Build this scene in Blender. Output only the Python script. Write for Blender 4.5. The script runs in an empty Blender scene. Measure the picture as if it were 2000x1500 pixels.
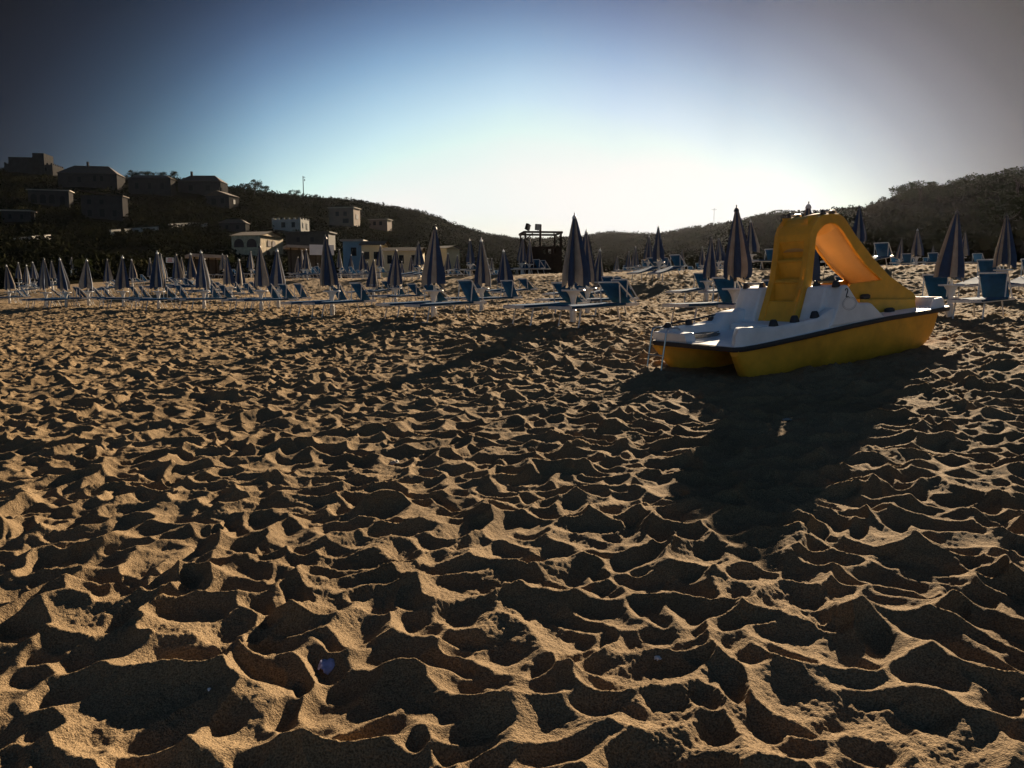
import bpy, math, random
import numpy as np
from mathutils import Vector, Matrix, Euler

S = bpy.context.scene
COL = S.collection
R = math.radians
random.seed(7)

# ------------------------------------------------------------------ camera, sky, sun, exposure
PITCH = math.atan(178 / 1560)
cam = bpy.data.cameras.new('camera')
cam.sensor_width = 36.0
cam.lens = 36.0 * 1560 / 2000
cam.clip_start = 0.05
cam.clip_end = 4000
camo = bpy.data.objects.new('camera', cam)
camo.location = (0, 0, 1.4)
camo.rotation_euler = (R(90) - PITCH, 0, 0)
COL.objects.link(camo)
S.camera = camo

SUN_AZ, SUN_EL = R(23.2), R(17.8)      # azimuth to the right of the view axis (+Y), elevation
SKY_STRENGTH = 0.06
world = bpy.data.worlds.new('World')
S.world = world
world.use_nodes = True
wn = world.node_tree.nodes
wl = world.node_tree.links
wn.clear()
wout = wn.new('ShaderNodeOutputWorld')
bg = wn.new('ShaderNodeBackground')
sky = wn.new('ShaderNodeTexSky')
sky.sky_type = 'NISHITA'
sky.sun_disc = False
sky.sun_elevation = SUN_EL
sky.sun_rotation = SUN_AZ
sky.altitude = 0
sky.air_density = 1.0
sky.dust_density = 0.6
sky.ozone_density = 3.0
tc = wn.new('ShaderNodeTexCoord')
# evening sky: bright band ahead, navy around it, raised behind camera as added fill
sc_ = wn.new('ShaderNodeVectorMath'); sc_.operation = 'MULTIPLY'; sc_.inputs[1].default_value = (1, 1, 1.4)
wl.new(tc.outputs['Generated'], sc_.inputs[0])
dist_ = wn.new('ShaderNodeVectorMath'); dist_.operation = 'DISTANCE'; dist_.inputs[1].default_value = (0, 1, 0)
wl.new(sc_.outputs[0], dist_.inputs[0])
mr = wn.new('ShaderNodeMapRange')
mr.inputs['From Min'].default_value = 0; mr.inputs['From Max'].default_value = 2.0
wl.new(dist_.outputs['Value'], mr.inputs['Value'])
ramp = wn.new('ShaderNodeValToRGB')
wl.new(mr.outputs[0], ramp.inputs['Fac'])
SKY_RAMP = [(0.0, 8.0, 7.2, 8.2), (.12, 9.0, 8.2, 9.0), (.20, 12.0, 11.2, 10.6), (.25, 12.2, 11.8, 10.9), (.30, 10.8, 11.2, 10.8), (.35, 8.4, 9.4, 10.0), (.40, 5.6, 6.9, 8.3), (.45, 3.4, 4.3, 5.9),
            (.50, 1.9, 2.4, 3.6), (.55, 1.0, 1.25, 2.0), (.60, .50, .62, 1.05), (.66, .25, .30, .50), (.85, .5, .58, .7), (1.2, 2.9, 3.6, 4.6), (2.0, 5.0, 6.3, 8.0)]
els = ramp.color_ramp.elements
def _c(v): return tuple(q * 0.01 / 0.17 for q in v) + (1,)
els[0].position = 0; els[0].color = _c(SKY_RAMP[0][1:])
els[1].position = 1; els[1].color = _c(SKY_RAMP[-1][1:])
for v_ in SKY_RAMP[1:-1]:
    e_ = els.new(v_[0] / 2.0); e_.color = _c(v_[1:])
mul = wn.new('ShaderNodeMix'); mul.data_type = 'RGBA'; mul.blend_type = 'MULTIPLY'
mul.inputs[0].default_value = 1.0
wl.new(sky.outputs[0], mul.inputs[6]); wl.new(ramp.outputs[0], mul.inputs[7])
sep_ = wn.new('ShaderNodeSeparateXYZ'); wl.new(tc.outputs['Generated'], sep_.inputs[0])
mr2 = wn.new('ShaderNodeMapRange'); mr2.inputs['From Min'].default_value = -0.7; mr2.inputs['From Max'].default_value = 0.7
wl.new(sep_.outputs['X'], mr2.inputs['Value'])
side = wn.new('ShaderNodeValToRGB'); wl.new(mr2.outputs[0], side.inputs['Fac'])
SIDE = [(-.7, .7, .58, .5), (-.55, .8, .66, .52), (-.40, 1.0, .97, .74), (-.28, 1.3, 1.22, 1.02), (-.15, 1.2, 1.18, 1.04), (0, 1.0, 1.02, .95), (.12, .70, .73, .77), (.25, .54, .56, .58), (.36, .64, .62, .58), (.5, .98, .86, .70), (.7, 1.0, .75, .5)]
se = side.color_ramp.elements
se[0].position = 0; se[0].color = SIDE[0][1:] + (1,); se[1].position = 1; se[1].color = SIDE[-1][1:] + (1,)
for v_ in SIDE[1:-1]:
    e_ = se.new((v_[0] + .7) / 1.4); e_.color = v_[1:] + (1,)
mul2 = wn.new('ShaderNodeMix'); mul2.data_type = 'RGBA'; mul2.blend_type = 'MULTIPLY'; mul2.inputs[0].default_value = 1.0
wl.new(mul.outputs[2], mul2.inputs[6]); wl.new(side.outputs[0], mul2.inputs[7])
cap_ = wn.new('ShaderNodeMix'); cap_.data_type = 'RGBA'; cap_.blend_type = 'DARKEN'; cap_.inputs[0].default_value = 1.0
cap_.inputs[7].default_value = (5.35, 5.25, 5.1, 1)      # sky glow cut off at an even white
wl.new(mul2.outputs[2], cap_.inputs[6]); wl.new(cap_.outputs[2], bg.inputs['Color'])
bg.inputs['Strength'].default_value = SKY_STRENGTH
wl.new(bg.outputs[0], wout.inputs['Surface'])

sun = bpy.data.lights.new('sun', 'SUN')
sun.energy = 5.0
sun.angle = R(0.5)
sun.color = (1.0, 0.80, 0.56)
suno = bpy.data.objects.new('sun', sun)
sdir = Vector((math.sin(SUN_AZ) * math.cos(SUN_EL), math.cos(SUN_AZ) * math.cos(SUN_EL), math.sin(SUN_EL)))
suno.rotation_euler = sdir.to_track_quat('Z', 'Y').to_euler()
suno.location = (40, 90, 60)
COL.objects.link(suno)

S.view_settings.view_transform = 'Standard'
S.view_settings.look = 'None'
S.view_settings.exposure = 1.5
S.view_settings.gamma = 1.0
S.view_settings.use_curve_mapping = False
S.render.engine = 'CYCLES'
S.cycles.max_bounces = 6
S.cycles.transparent_max_bounces = 6

# ------------------------------------------------------------------ helpers
CAMP = np.array([0, 0, 1.4])
VF = np.array([0, math.cos(PITCH), -math.sin(PITCH)])
VU = np.array([0, math.sin(PITCH), math.cos(PITCH)])
def ray(px, py):
    return np.array([(px - 1000) / 1560, 0, 0]) + (750 - py) / 1560 * VU + VF
def proj(p):
    v = np.asarray(p, float) - CAMP
    f = v @ VF
    return 1000 + 1560 * v[0] / f, 750 - 1560 * (v @ VU) / f
def at_y(px, py, Y):
    r = ray(px, py)
    return CAMP + r * (Y / r[1])

class MB:
    """collects shapes, then links them as ONE mesh object"""
    def __init__(s):
        s.v = []; s.f = []; s.m = []
    def add(s, vs, fs, mi=0):
        o = len(s.v)
        s.v += [tuple(x) for x in vs]
        for f in fs:
            s.f.append(tuple(i + o for i in f)); s.m.append(mi)
        return s
    def box(s, lo, hi, mi=0, M=None):
        (x0, y0, z0), (x1, y1, z1) = lo, hi
        vs = [(x0,y0,z0),(x1,y0,z0),(x1,y1,z0),(x0,y1,z0),(x0,y0,z1),(x1,y0,z1),(x1,y1,z1),(x0,y1,z1)]
        if M is not None: vs = [M @ Vector(v) for v in vs]
        return s.add(vs, [(3,2,1,0),(4,5,6,7),(0,1,5,4),(1,2,6,5),(2,3,7,6),(3,0,4,7)], mi)
    def bbox(s, lo, hi, b=0.01, mi=0):
        """box with chamfered edges"""
        (x0,y0,z0),(x1,y1,z1) = lo, hi
        b = min(b, (x1-x0)/2.2, (y1-y0)/2.2, (z1-z0)/2.2)
        rings = []
        for z, i in ((z0, b), (z0 + b, 0), (z1 - b, 0), (z1, b)):
            a = i
            rings.append([(x0+a+b*0,y0+a+b,z),(x0+a+b,y0+a,z),(x1-a-b,y0+a,z),(x1-a,y0+a+b,z),(x1-a,y1-a-b,z),(x1-a-b,y1-a,z),(x0+a+b,y1-a,z),(x0+a,y1-a-b,z)])
        return s.loft(rings, True, True, mi=mi)
    def loft(s, rings, closed=True, caps=False, mi=0):
        n = len(rings[0]); vs = [p for r in rings for p in r]; fs = []
        for k in range(len(rings) - 1):
            for i in range(n if closed else n - 1):
                j = (i + 1) % n
                fs.append((k*n+i, k*n+j, (k+1)*n+j, (k+1)*n+i))
        if caps:
            fs.append(tuple(reversed(range(n)))); fs.append(tuple((len(rings)-1)*n + i for i in range(n)))
        return s.add(vs, fs, mi)
    def tube(s, pts, r, n=8, mi=0, caps=True):
        pts = [Vector(p) for p in pts]
        if not isinstance(r, (list, tuple)): r = [r] * len(pts)
        rings = []; up = None
        for i, p in enumerate(pts):
            t = (pts[min(i+1, len(pts)-1)] - pts[max(i-1, 0)]).normalized()
            if up is None:
                up = Vector((0,0,1)) if abs(t.z) < 0.9 else Vector((1,0,0))
            a = t.cross(up).normalized(); b = a.cross(t).normalized(); up = b
            rings.append([tuple(p + r[i]*(math.cos(2*math.pi*k/n)*a + math.sin(2*math.pi*k/n)*b)) for k in range(n)])
        return s.loft(rings, True, caps, mi)
    def bar(s, p, q, w, h, mi=0, up=(0,0,1)):
        p, q, up = Vector(p), Vector(q), Vector(up)
        t = (q - p).normalized(); a = t.cross(up).normalized(); b = a.cross(t).normalized()
        rings = [[tuple(c + sx*w/2*a + sy*h/2*b) for sx, sy in ((-1,-1),(1,-1),(1,1),(-1,1))] for c in (p, q)]
        return s.loft(rings, True, True, mi)
    def lathe(s, prof, n=20, mi=0, c=(0,0)):
        rings = [[(c[0]+r*math.cos(2*math.pi*k/n), c[1]+r*math.sin(2*math.pi*k/n), z) for k in range(n)] for r, z in prof]
        return s.loft(rings, True, True, mi)
    def prism(s, poly, y0, y1, mi=0, ax='y'):
        """closed outline in (s, z) swept from y0 to y1"""
        n = len(poly)
        if ax == 'y': vs = [(a, y0, b) for a, b in poly] + [(a, y1, b) for a, b in poly]
        elif ax == 'x': vs = [(y0, a, b) for a, b in poly] + [(y1, a, b) for a, b in poly]
        else: vs = [(a, b, y0) for a, b in poly] + [(a, b, y1) for a, b in poly]
        fs = [tuple(range(n)), tuple(reversed(range(n, 2*n)))]
        for i in range(n):
            j = (i + 1) % n
            fs.append((j, i, n+i, n+j))
        return s.add(vs, fs, mi)
    def mesh(s, name, mats, smooth=False):
        me = bpy.data.meshes.new(name)
        me.from_pydata(s.v, [], s.f)
        for m in (mats if isinstance(mats, (list, tuple)) else [mats]): me.materials.append(m)
        me.polygons.foreach_set('material_index', s.m)
        import bmesh
        bm = bmesh.new(); bm.from_mesh(me)
        bmesh.ops.recalc_face_normals(bm, faces=bm.faces)
        bm.to_mesh(me); bm.free()
        if smooth:
            me.polygons.foreach_set('use_smooth', [True] * len(me.polygons))
            try: me.set_sharp_from_angle(angle=R(38))
            except Exception: pass
        me.update()
        return me
    def build(s, name, mats, parent=None, smooth=False, bevel=0):
        o = bpy.data.objects.new(name, s.mesh(name, mats, smooth))
        COL.objects.link(o)
        if parent is not None: o.parent = parent
        if bevel:
            b = o.modifiers.new('bevel', 'BEVEL'); b.width = bevel; b.segments = 2; b.limit_method = 'ANGLE'; b.angle_limit = R(35)
        return o

def tag(o, label=None, cat=None, group=None, kind=None):
    if label: o['label'] = label
    if cat: o['category'] = cat
    if group: o['group'] = group
    if kind: o['kind'] = kind
    return o
def thing(name, label, cat, loc=(0,0,0), rot=(0,0,0), group=None):
    o = bpy.data.objects.new(name, None)
    o.empty_display_size = 0.2
    COL.objects.link(o)
    o.location = loc; o.rotation_euler = rot
    return tag(o, label, cat, group)
def copy_tree(o, parent=None):
    c = o.copy(); COL.objects.link(c)
    if parent is not None: c.parent = parent
    for ch in KIDS.get(o.name, []): copy_tree(ch, c)
    return c
KIDS = {}
def remember(root):
    KIDS[root.name] = list(root.children)
    for c in root.children: remember(c)

# ------------------------------------------------------------------ materials
def mat(name, base, rough=0.6, var=0.0, scale=8.0, col2=None, bump=0.0, bscale=60.0, metal=0.0, transl=0.0, spec=0.5, detail=4.0, coord='Object'):
    m = bpy.data.materials.new(name); m.use_nodes = True
    nt = m.node_tree; n = nt.nodes; l = nt.links
    bs = n['Principled BSDF']; out = n['Material Output']
    bs.inputs['Base Color'].default_value = (*base, 1)
    bs.inputs['Roughness'].default_value = rough
    bs.inputs['Metallic'].default_value = metal
    bs.inputs['Specular IOR Level'].default_value = spec
    t = n.new('ShaderNodeTexCoord')
    src = None
    if var or col2:
        nz = n.new('ShaderNodeTexNoise'); nz.inputs['Scale'].default_value = scale; nz.inputs['Detail'].default_value = detail
        nz.inputs['Roughness'].default_value = 0.62
        l.new(t.outputs[coord], nz.inputs['Vector'])
        rp = n.new('ShaderNodeValToRGB')
        c2 = col2 or tuple(c * (1 - var) for c in base)
        c1 = base if col2 else tuple(min(1, c * (1 + var)) for c in base)
        rp.color_ramp.elements[0].position = 0.35; rp.color_ramp.elements[0].color = (*c2, 1)
        rp.color_ramp.elements[1].position = 0.65; rp.color_ramp.elements[1].color = (*c1, 1)
        l.new(nz.outputs['Fac'], rp.inputs['Fac']); l.new(rp.outputs[0], bs.inputs['Base Color'])
        src = rp.outputs[0]
        rr = n.new('ShaderNodeMapRange'); rr.inputs['To Min'].default_value = max(0.05, rough - 0.12); rr.inputs['To Max'].default_value = min(1, rough + 0.12)
        l.new(nz.outputs['Fac'], rr.inputs['Value']); l.new(rr.outputs[0], bs.inputs['Roughness'])
    if bump:
        nb = n.new('ShaderNodeTexNoise'); nb.inputs['Scale'].default_value = bscale; nb.inputs['Detail'].default_value = 5
        l.new(t.outputs[coord], nb.inputs['Vector'])
        bp = n.new('ShaderNodeBump'); bp.inputs['Strength'].default_value = 0.6; bp.inputs['Distance'].default_value = bump
        l.new(nb.outputs['Fac'], bp.inputs['Height']); l.new(bp.outputs[0], bs.inputs['Normal'])
    if transl:
        tr = n.new('ShaderNodeBsdfTranslucent'); mx = n.new('ShaderNodeMixShader'); mx.inputs[0].default_value = transl
        tr.inputs['Color'].default_value = (*base, 1)
        if src: l.new(src, tr.inputs['Color'])
        l.new(bs.outputs[0], mx.inputs[1]); l.new(tr.outputs[0], mx.inputs[2]); l.new(mx.outputs[0], out.inputs['Surface'])
    return m

M_white = mat('white_gelcoat', (0.74, 0.75, 0.77), 0.42, 0.09, 4, detail=9, bump=0.0006, bscale=25)
M_yellow = mat('yellow_fibreglass', (0.72, 0.36, 0.03), 0.5, 0.17, 3.2, detail=9, bump=0.0008, bscale=18)
M_glow = mat('thin_yellow_fibreglass', (0.60, 0.39, 0.17), 0.5, 0.06, 4, transl=0.25)
M_rubber = mat('dark_rubber', (0.025, 0.025, 0.03), 0.6, 0.2, 30)
M_steel = mat('stainless_tube', (0.45, 0.46, 0.48), 0.3, metal=0.9)
M_ink = mat('black_marker', (0.01, 0.01, 0.012), 0.6)
M_inkgrey = mat('faded_print', (0.30, 0.32, 0.36), 0.6)
M_rope = mat('grey_rope', (0.22, 0.21, 0.20), 0.9, 0.3, 80)
M_navy = mat('navy_canvas', (0.022, 0.045, 0.10), 0.85, 0.18, 6, transl=0.06, bump=0.002, bscale=14)
M_cream = mat('cream_canvas', (0.36, 0.30, 0.24), 0.85, 0.14, 6, transl=0.18, bump=0.002, bscale=14)
M_cap = mat('dark_cap', (0.03, 0.03, 0.035), 0.5)
M_pole = mat('white_pole', (0.6, 0.6, 0.6), 0.4, 0.08, 10)
M_plastic = mat('white_plastic', (0.68, 0.68, 0.68), 0.4, 0.06, 9)
M_frame = mat('white_lounger_tube', (0.60, 0.60, 0.60), 0.35, 0.10, 7)
M_sling = mat('blue_sling', (0.016, 0.075, 0.175), 0.9, 0.22, 5, transl=0.08, spec=0.05, bump=0.0015, bscale=10)
M_wood = mat('dark_wood', (0.025, 0.018, 0.013), 0.9, 0.3, 6, spec=0.05, bump=0.004, bscale=9)
M_glass = mat('dark_pane', (0.008, 0.009, 0.011), 0.5, spec=0.1)
M_lens = mat('lamp_glass', (0.25, 0.25, 0.24), 0.25)
M_plum = mat('lilac_petal', (0.40, 0.40, 0.62), 0.6, 0.2, 40, transl=0.2)

# ------------------------------------------------------------------ the lie of the land
AX = np.array([0.75, 0.66]); AX = AX / np.linalg.norm(AX)      # inland direction (towards a lounger's head)
WX = np.array([AX[1], -AX[0]])                                # along the beach
Q_K = [-80, -20, 1, 4, 6.5, 8.4, 9.5, 10.5, 12, 16, 20, 23, 25, 27, 29, 31, 36, 60, 120]
Q_Z = [-3.2, -0.8, 0.0, .15, .30, .46, .61, .72, .79, .85, .95, 1.12, 1.36, 1.75, 2.15, 2.38, 2.46, 2.9, 3.6]
_qs = np.linspace(-80, 120, 4001)
_zs = np.interp(_qs, Q_K, Q_Z)
_k = np.hanning(41); _k /= _k.sum()
_zs = np.convolve(np.pad(_zs, 20, mode='edge'), _k, 'valid')
def beach(x, y):
    x = np.asarray(x, float); y = np.asarray(y, float)
    dip = 0.19 * np.exp(-(((x - 3.75) / 1.8) ** 2 + ((y - 10.5) / 1.2) ** 2))     # hollow the boat lies in
    q = 0.71 * x + 0.705 * y
    t = np.clip((q - 13) / 7, 0, 1); u = np.clip((-x - 10) / 12, 0, 1)
    rise = 0.75 * t * t * (3 - 2 * t) * u * u * (3 - 2 * u) * np.clip((34 - q) / 10, 0, 1)
    return np.interp(q, _qs, _zs) - dip + rise

RIDGE_X = [-600, 0, 60, 120, 230, 260, 350, 400, 440, 480, 520, 590, 640, 700, 760, 820, 860, 900, 940, 1000, 1050, 1100, 1140, 1180, 1220, 1260, 1300, 1340, 1400, 1450, 1480, 1530, 1560, 1620, 1680, 1700, 1740, 1770, 1800, 1830, 1850, 1880, 1910, 1960, 2000, 2600]
RIDGE_Y = [345, 338, 337, 345, 352, 352, 352, 356, 366, 370, 377, 386, 390, 394, 404, 414, 427, 444, 457, 466, 466, 463, 461, 455, 455, 459, 456, 448, 438, 431, 423, 419, 420, 416, 411, 404, 392, 378, 372, 374, 374, 366, 360, 353, 346, 330]
def ridge_e(px):
    y = np.interp(px, RIDGE_X, RIDGE_Y)
    # tangent of elevation along that column (horizontal distance measured along the view azimuth)
    c = (px - 1000) / 1560
    u = (750 - y) / 1560
    up = u * VU[2] + VF[2]; fw = u * VU[1] + VF[1]
    return up / np.sqrt(fw ** 2 + c ** 2)
RD_X = [-600, 0, 500, 800, 1000, 1150, 1300, 1500, 1700, 2000, 2600]
RD_R = [330, 330, 330, 380, 480, 620, 520, 330, 240, 200, 200]
B0_R = [105, 105, 105, 105, 100, 95, 90, 80, 66, 58, 58]
def az_px(x, y):
    c = np.asarray(x) / np.maximum(np.asarray(y), 1e-3)
    return 1000 + 1560 * c / VF[1] * 0.9935
def smooth(t):
    t = np.clip(t, 0, 1); return t * t * (3 - 2 * t)

def h2(i, j, k=0.0):
    v = np.sin(i * 127.1 + j * 311.7 + k * 74.7) * 43758.5453
    return v - np.floor(v)
def vnoise(x, y, k=0.0):
    i = np.floor(x); j = np.floor(y); fx = x - i; fy = y - j
    fx = fx*fx*fx*(fx*(fx*6-15)+10); fy = fy*fy*fy*(fy*(fy*6-15)+10)
    return ((h2(i,j,k)*(1-fx)+h2(i+1,j,k)*fx)*(1-fy)+(h2(i,j+1,k)*(1-fx)+h2(i+1,j+1,k)*fx)*fy) * 2 - 1
def fbm(x, y, o=4, k=0.0):
    s = 0; a = 1.0; t = 0
    for q in range(o):
        s = s + a * vnoise(x * 2**q + q*17.3, y * 2**q - q*9.1, k + q); t += a; a *= 0.5
    return s / t

def land(x, y):
    """height of the whole terrain without footprints"""
    x = np.asarray(x, float); y = np.asarray(y, float)
    r = np.hypot(x, y)
    px = np.clip(az_px(x, y), -600, 2600)
    r0 = np.interp(px, RD_X, B0_R); r1 = np.interp(px, RD_X, RD_R)
    zb = beach(x, y)
    zb0 = beach(x / r * r0, y / r * r0)
    e0 = (zb0 - 1.4) / r0; e1 = ridge_e(px)
    t = (r - r0) / (r1 - r0)
    tt = np.clip(t, 0, 1)
    e = e0 + (e1 - e0) * (1 - (1 - tt) ** 1.25)
    zh = 1.4 + r * e
    bumps = fbm(x / 22, y / 22, 4, 3.0) * 0.006 * r * smooth(tt * 5) * (1 - smooth((tt - 0.86) / 0.14) * 0.75)
    zh = zh + bumps
    back = np.clip(t - 1, 0, None) * (r1 - r0)
    zh = np.where(t > 1, 1.4 + r1 * e1 - back * 0.12 + np.clip(back, 0, 30) * e1, zh)
    return np.where(t > 0, zh, zb)
def gz(x, y):
    return float(land(np.array([x]), np.array([y]))[0])
def hit(px, py, lo=60.0, hi=650.0):
    """where the sight line through a pixel meets the hill"""
    r = ray(px, py)
    ts = np.geomspace(lo, hi, 1500)
    P = CAMP[None] + ts[:, None] * r[None]
    dz = P[:, 2] - land(P[:, 0], P[:, 1])
    k = np.where(dz < 0)[0]
    k = k[0] if len(k) else len(ts) - 1
    return P[k]

# footprints trodden into dry sand: overlapping pits that meet in sharp crests
def pits(x, y, c, seed, k, amp, keep=1.0, asp=0.6):
    """sum of exp(-k * height) over the dents of one layer; every dent is a shallow oval bowl"""
    i0 = np.floor(x / c); j0 = np.floor(y / c)
    acc = np.zeros_like(x)
    for di in (-1, 0, 1):
        for dj in (-1, 0, 1):
            i = i0 + di; j = j0 + dj
            cx = (i + 0.5 + 0.9 * (h2(i, j, seed) - 0.5)) * c
            cy = (j + 0.5 + 0.9 * (h2(i, j, seed + 1) - 0.5)) * c
            th = h2(i, j, seed + 2) * math.pi
            s = 1 + asp * (h2(i, j, seed + 3) - 0.25)
            dx = (x - cx) / c; dy = (y - cy) / c
            u = dx * np.cos(th) + dy * np.sin(th); v = -dx * np.sin(th) + dy * np.cos(th)
            d = amp * ((u * u / s + v * v * s) * (0.75 + 0.8 * h2(i, j, seed + 4)) + 0.20 * h2(i, j, seed + 5))
            if keep < 1: d = d + np.where(h2(i, j, seed + 6) < keep, 0.0, 9.0)
            acc += np.exp(-k * d)
    return acc
BOAT_C = np.array([2.2137, 9.7571, 0.43]); BOAT_YAW = R(26.388); BOAT_PITCH = R(5.5)
def relief(x, y):
    wx = x + 0.09 * vnoise(x / .30, y / .30, 11) + 0.02 * vnoise(x / .11, y / .11, 12)
    wy = y + 0.09 * vnoise(x / .30, y / .30, 13) + 0.02 * vnoise(x / .11, y / .11, 14)
    K = 150.0
    acc = pits(wx, wy, 0.25, 21.0, K, 0.215) + pits(wx + 7.3, wy - 3.1, 0.17, 41.0, K, 0.165, 0.38) + pits(wx - 4.4, wy + 9.7, 0.12, 61.0, K, 0.125, 0.15)
    a = -np.log(acc + 1e-12) / K
    a = a - 0.35 * np.clip(a - 0.050, 0, None)
    big = vnoise(x / 1.1, y / 1.1, 5); mid = vnoise(x / .5, y / .5, 7)
    amp = 0.90 + 0.22 * vnoise(x / 0.8, y / 0.8, 6)
    m2 = smooth(0.5 + 0.9 * vnoise(x / 0.55, y / 0.55, 8))
    h = (a - 0.044) * amp + 0.016 * big + 0.010 * mid
    h += 0.0045 * vnoise(x / .06, y / .06, 9) * m2 + 0.0026 * vnoise(x / .028, y / .028, 10) + 0.0021 * vnoise(x / .012, y / .012, 15) * (0.4 + m2)
    # calmer sand right under the boat
    ca, sa = math.cos(BOAT_YAW), math.sin(BOAT_YAW)
    u = (x - BOAT_C[0]) * ca + (y - BOAT_C[1]) * sa; v = -(x - BOAT_C[0]) * sa + (y - BOAT_C[1]) * ca
    inside = smooth((u + 0.4) / 0.5) * smooth((4.2 - u) / 0.5) * smooth((1.2 - np.abs(v)) / 0.5)
    bank = 0.02 * np.exp(-((np.abs(v) - 0.84) / 0.13) ** 2) * smooth((u - 0.1) / 0.4) * smooth((3.2 - u) / 0.5) * (0.6 + 0.6 * vnoise(x / .25, y / .25, 19))
    return h * (1 - 0.55 * inside) + bank

def grid_mesh(name, az, rr, zf, m, smooth_shade=True):
    A, RR = np.meshgrid(az, rr)
    x = (RR * np.sin(A)).ravel(); y = (RR * np.cos(A)).ravel()
    z = zf(x, y)
    co = np.stack([x, y, z], 1).astype(np.float32)
    nr, na = len(rr), len(az)
    I = np.arange(nr * na).reshape(nr, na)
    q = np.stack([I[:-1, :-1], I[:-1, 1:], I[1:, 1:], I[1:, :-1]], -1).reshape(-1, 4)[:, ::-1]
    me = bpy.data.meshes.new(name)
    me.vertices.add(len(co)); me.vertices.foreach_set('co', co.ravel())
    me.loops.add(q.size); me.loops.foreach_set('vertex_index', q.ravel().astype(np.int32))
    me.polygons.add(len(q)); me.polygons.foreach_set('loop_start', np.arange(0, q.size, 4, dtype=np.int32))
    me.polygons.foreach_set('use_smooth', np.full(len(q), smooth_shade))
    me.materials.append(m)
    me.update(calc_edges=True); me.validate()
    o = bpy.data.objects.new(name, me); COL.objects.link(o)
    return o

# sand material
def sand_mat():
    m = bpy.data.materials.new('dry_sand'); m.use_nodes = True
    nt = m.node_tree; n = nt.nodes; l = nt.links; bs = n['Principled BSDF']
    t = n.new('ShaderNodeTexCoord')
    def noise(sc, det=3):
        z = n.new('ShaderNodeTexNoise'); z.inputs['Scale'].default_value = sc; z.inputs['Detail'].default_value = det
        l.new(t.outputs['Object'], z.inputs['Vector']); return z
    big = noise(1.2, 5); fine = noise(80, 5); grain = noise(170, 4)
    r1 = n.new('ShaderNodeValToRGB')
    r1.color_ramp.elements[0].position = 0.3; r1.color_ramp.elements[0].color = (0.18, 0.126, 0.072, 1)
    r1.color_ramp.elements[1].position = 0.7; r1.color_ramp.elements[1].color = (0.245, 0.175, 0.102, 1)
    l.new(big.outputs['Fac'], r1.inputs['Fac'])
    r2 = n.new('ShaderNodeValToRGB')
    r2.color_ramp.elements[0].position = 0.36; r2.color_ramp.elements[0].color = (0.42, 0.38, 0.34, 1)
    r2.color_ramp.elements[1].position = 0.62; r2.color_ramp.elements[1].color = (1.5, 1.46, 1.38, 1)
    l.new(grain.outputs['Fac'], r2.inputs['Fac'])
    mx = n.new('ShaderNodeMix'); mx.data_type = 'RGBA'; mx.blend_type = 'MULTIPLY'; mx.inputs[0].default_value = 0.8
    l.new(r1.outputs[0], mx.inputs[6]); l.new(r2.outputs[0], mx.inputs[7])
    l.new(mx.outputs[2], bs.inputs['Base Color'])
    bs.inputs['Roughness'].default_value = 0.95; bs.inputs['Specular IOR Level'].default_value = 0.08
    ad = n.new('ShaderNodeMath'); ad.operation = 'ADD'
    l.new(fine.outputs['Fac'], ad.inputs[0]); l.new(grain.outputs['Fac'], ad.inputs[1])
    bp = n.new('ShaderNodeBump'); bp.inputs['Strength'].default_value = 1.0; bp.inputs['Distance'].default_value = 0.007
    l.new(ad.outputs[0], bp.inputs['Height']); l.new(bp.outputs[0], bs.inputs['Normal'])
    return m
M_sand = sand_mat()
az = np.concatenate([np.linspace(R(-80), R(-37), 160, endpoint=False), np.linspace(R(-37), R(37), 1120), np.linspace(R(37), R(80), 161)[1:]])
rr = np.concatenate([np.geomspace(0.35, 2.0, 130, endpoint=False), np.geomspace(2.0, 9, 620, endpoint=False), np.geomspace(9, 40, 440, endpoint=False), np.geomspace(40, 112, 170)])
def sand_z(x, y):
    r = np.hypot(x, y)
    return beach(x, y) + relief(x, y) * np.clip(1.25 - r / 90, 0.35, 1) - 0.25 * smooth((r - 96) / 14)
sand = grid_mesh('sand', az, rr, sand_z, M_sand)
tag(sand, kind='structure')

# hills
def hill_mat():
    m = bpy.data.materials.new('scrub_hillside'); m.use_nodes = True
    nt = m.node_tree; n = nt.nodes; l = nt.links; bs = n['Principled BSDF']
    t = n.new('ShaderNodeTexCoord')
    a = n.new('ShaderNodeTexNoise'); a.inputs['Scale'].default_value = 0.09; a.inputs['Detail'].default_value = 8; a.inputs['Roughness'].default_value = 0.7
    l.new(t.outputs['Object'], a.inputs['Vector'])
    r = n.new('ShaderNodeValToRGB'); e = r.color_ramp.elements
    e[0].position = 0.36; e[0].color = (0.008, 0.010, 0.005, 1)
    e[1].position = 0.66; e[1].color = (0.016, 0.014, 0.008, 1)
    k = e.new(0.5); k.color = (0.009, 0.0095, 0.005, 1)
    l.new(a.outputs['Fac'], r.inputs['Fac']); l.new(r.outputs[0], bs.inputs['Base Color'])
    bs.inputs['Roughness'].default_value = 1.0; bs.inputs['Specular IOR Level'].default_value = 0.0
    b = n.new('ShaderNodeTexNoise'); b.inputs['Scale'].default_value = 0.8; b.inputs['Detail'].default_value = 6
    l.new(t.outputs['Object'], b.inputs['Vector'])
    bp = n.new('ShaderNodeBump'); bp.inputs['Distance'].default_value = 0.35
    l.new(b.outputs['Fac'], bp.inputs['Height']); l.new(bp.outputs[0], bs.inputs['Normal'])
    return m
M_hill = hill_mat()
haz = np.linspace(R(-80), R(80), 900)
hrr = np.concatenate([np.geomspace(54, 420, 230, endpoint=False), np.geomspace(420, 1100, 60)])
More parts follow.
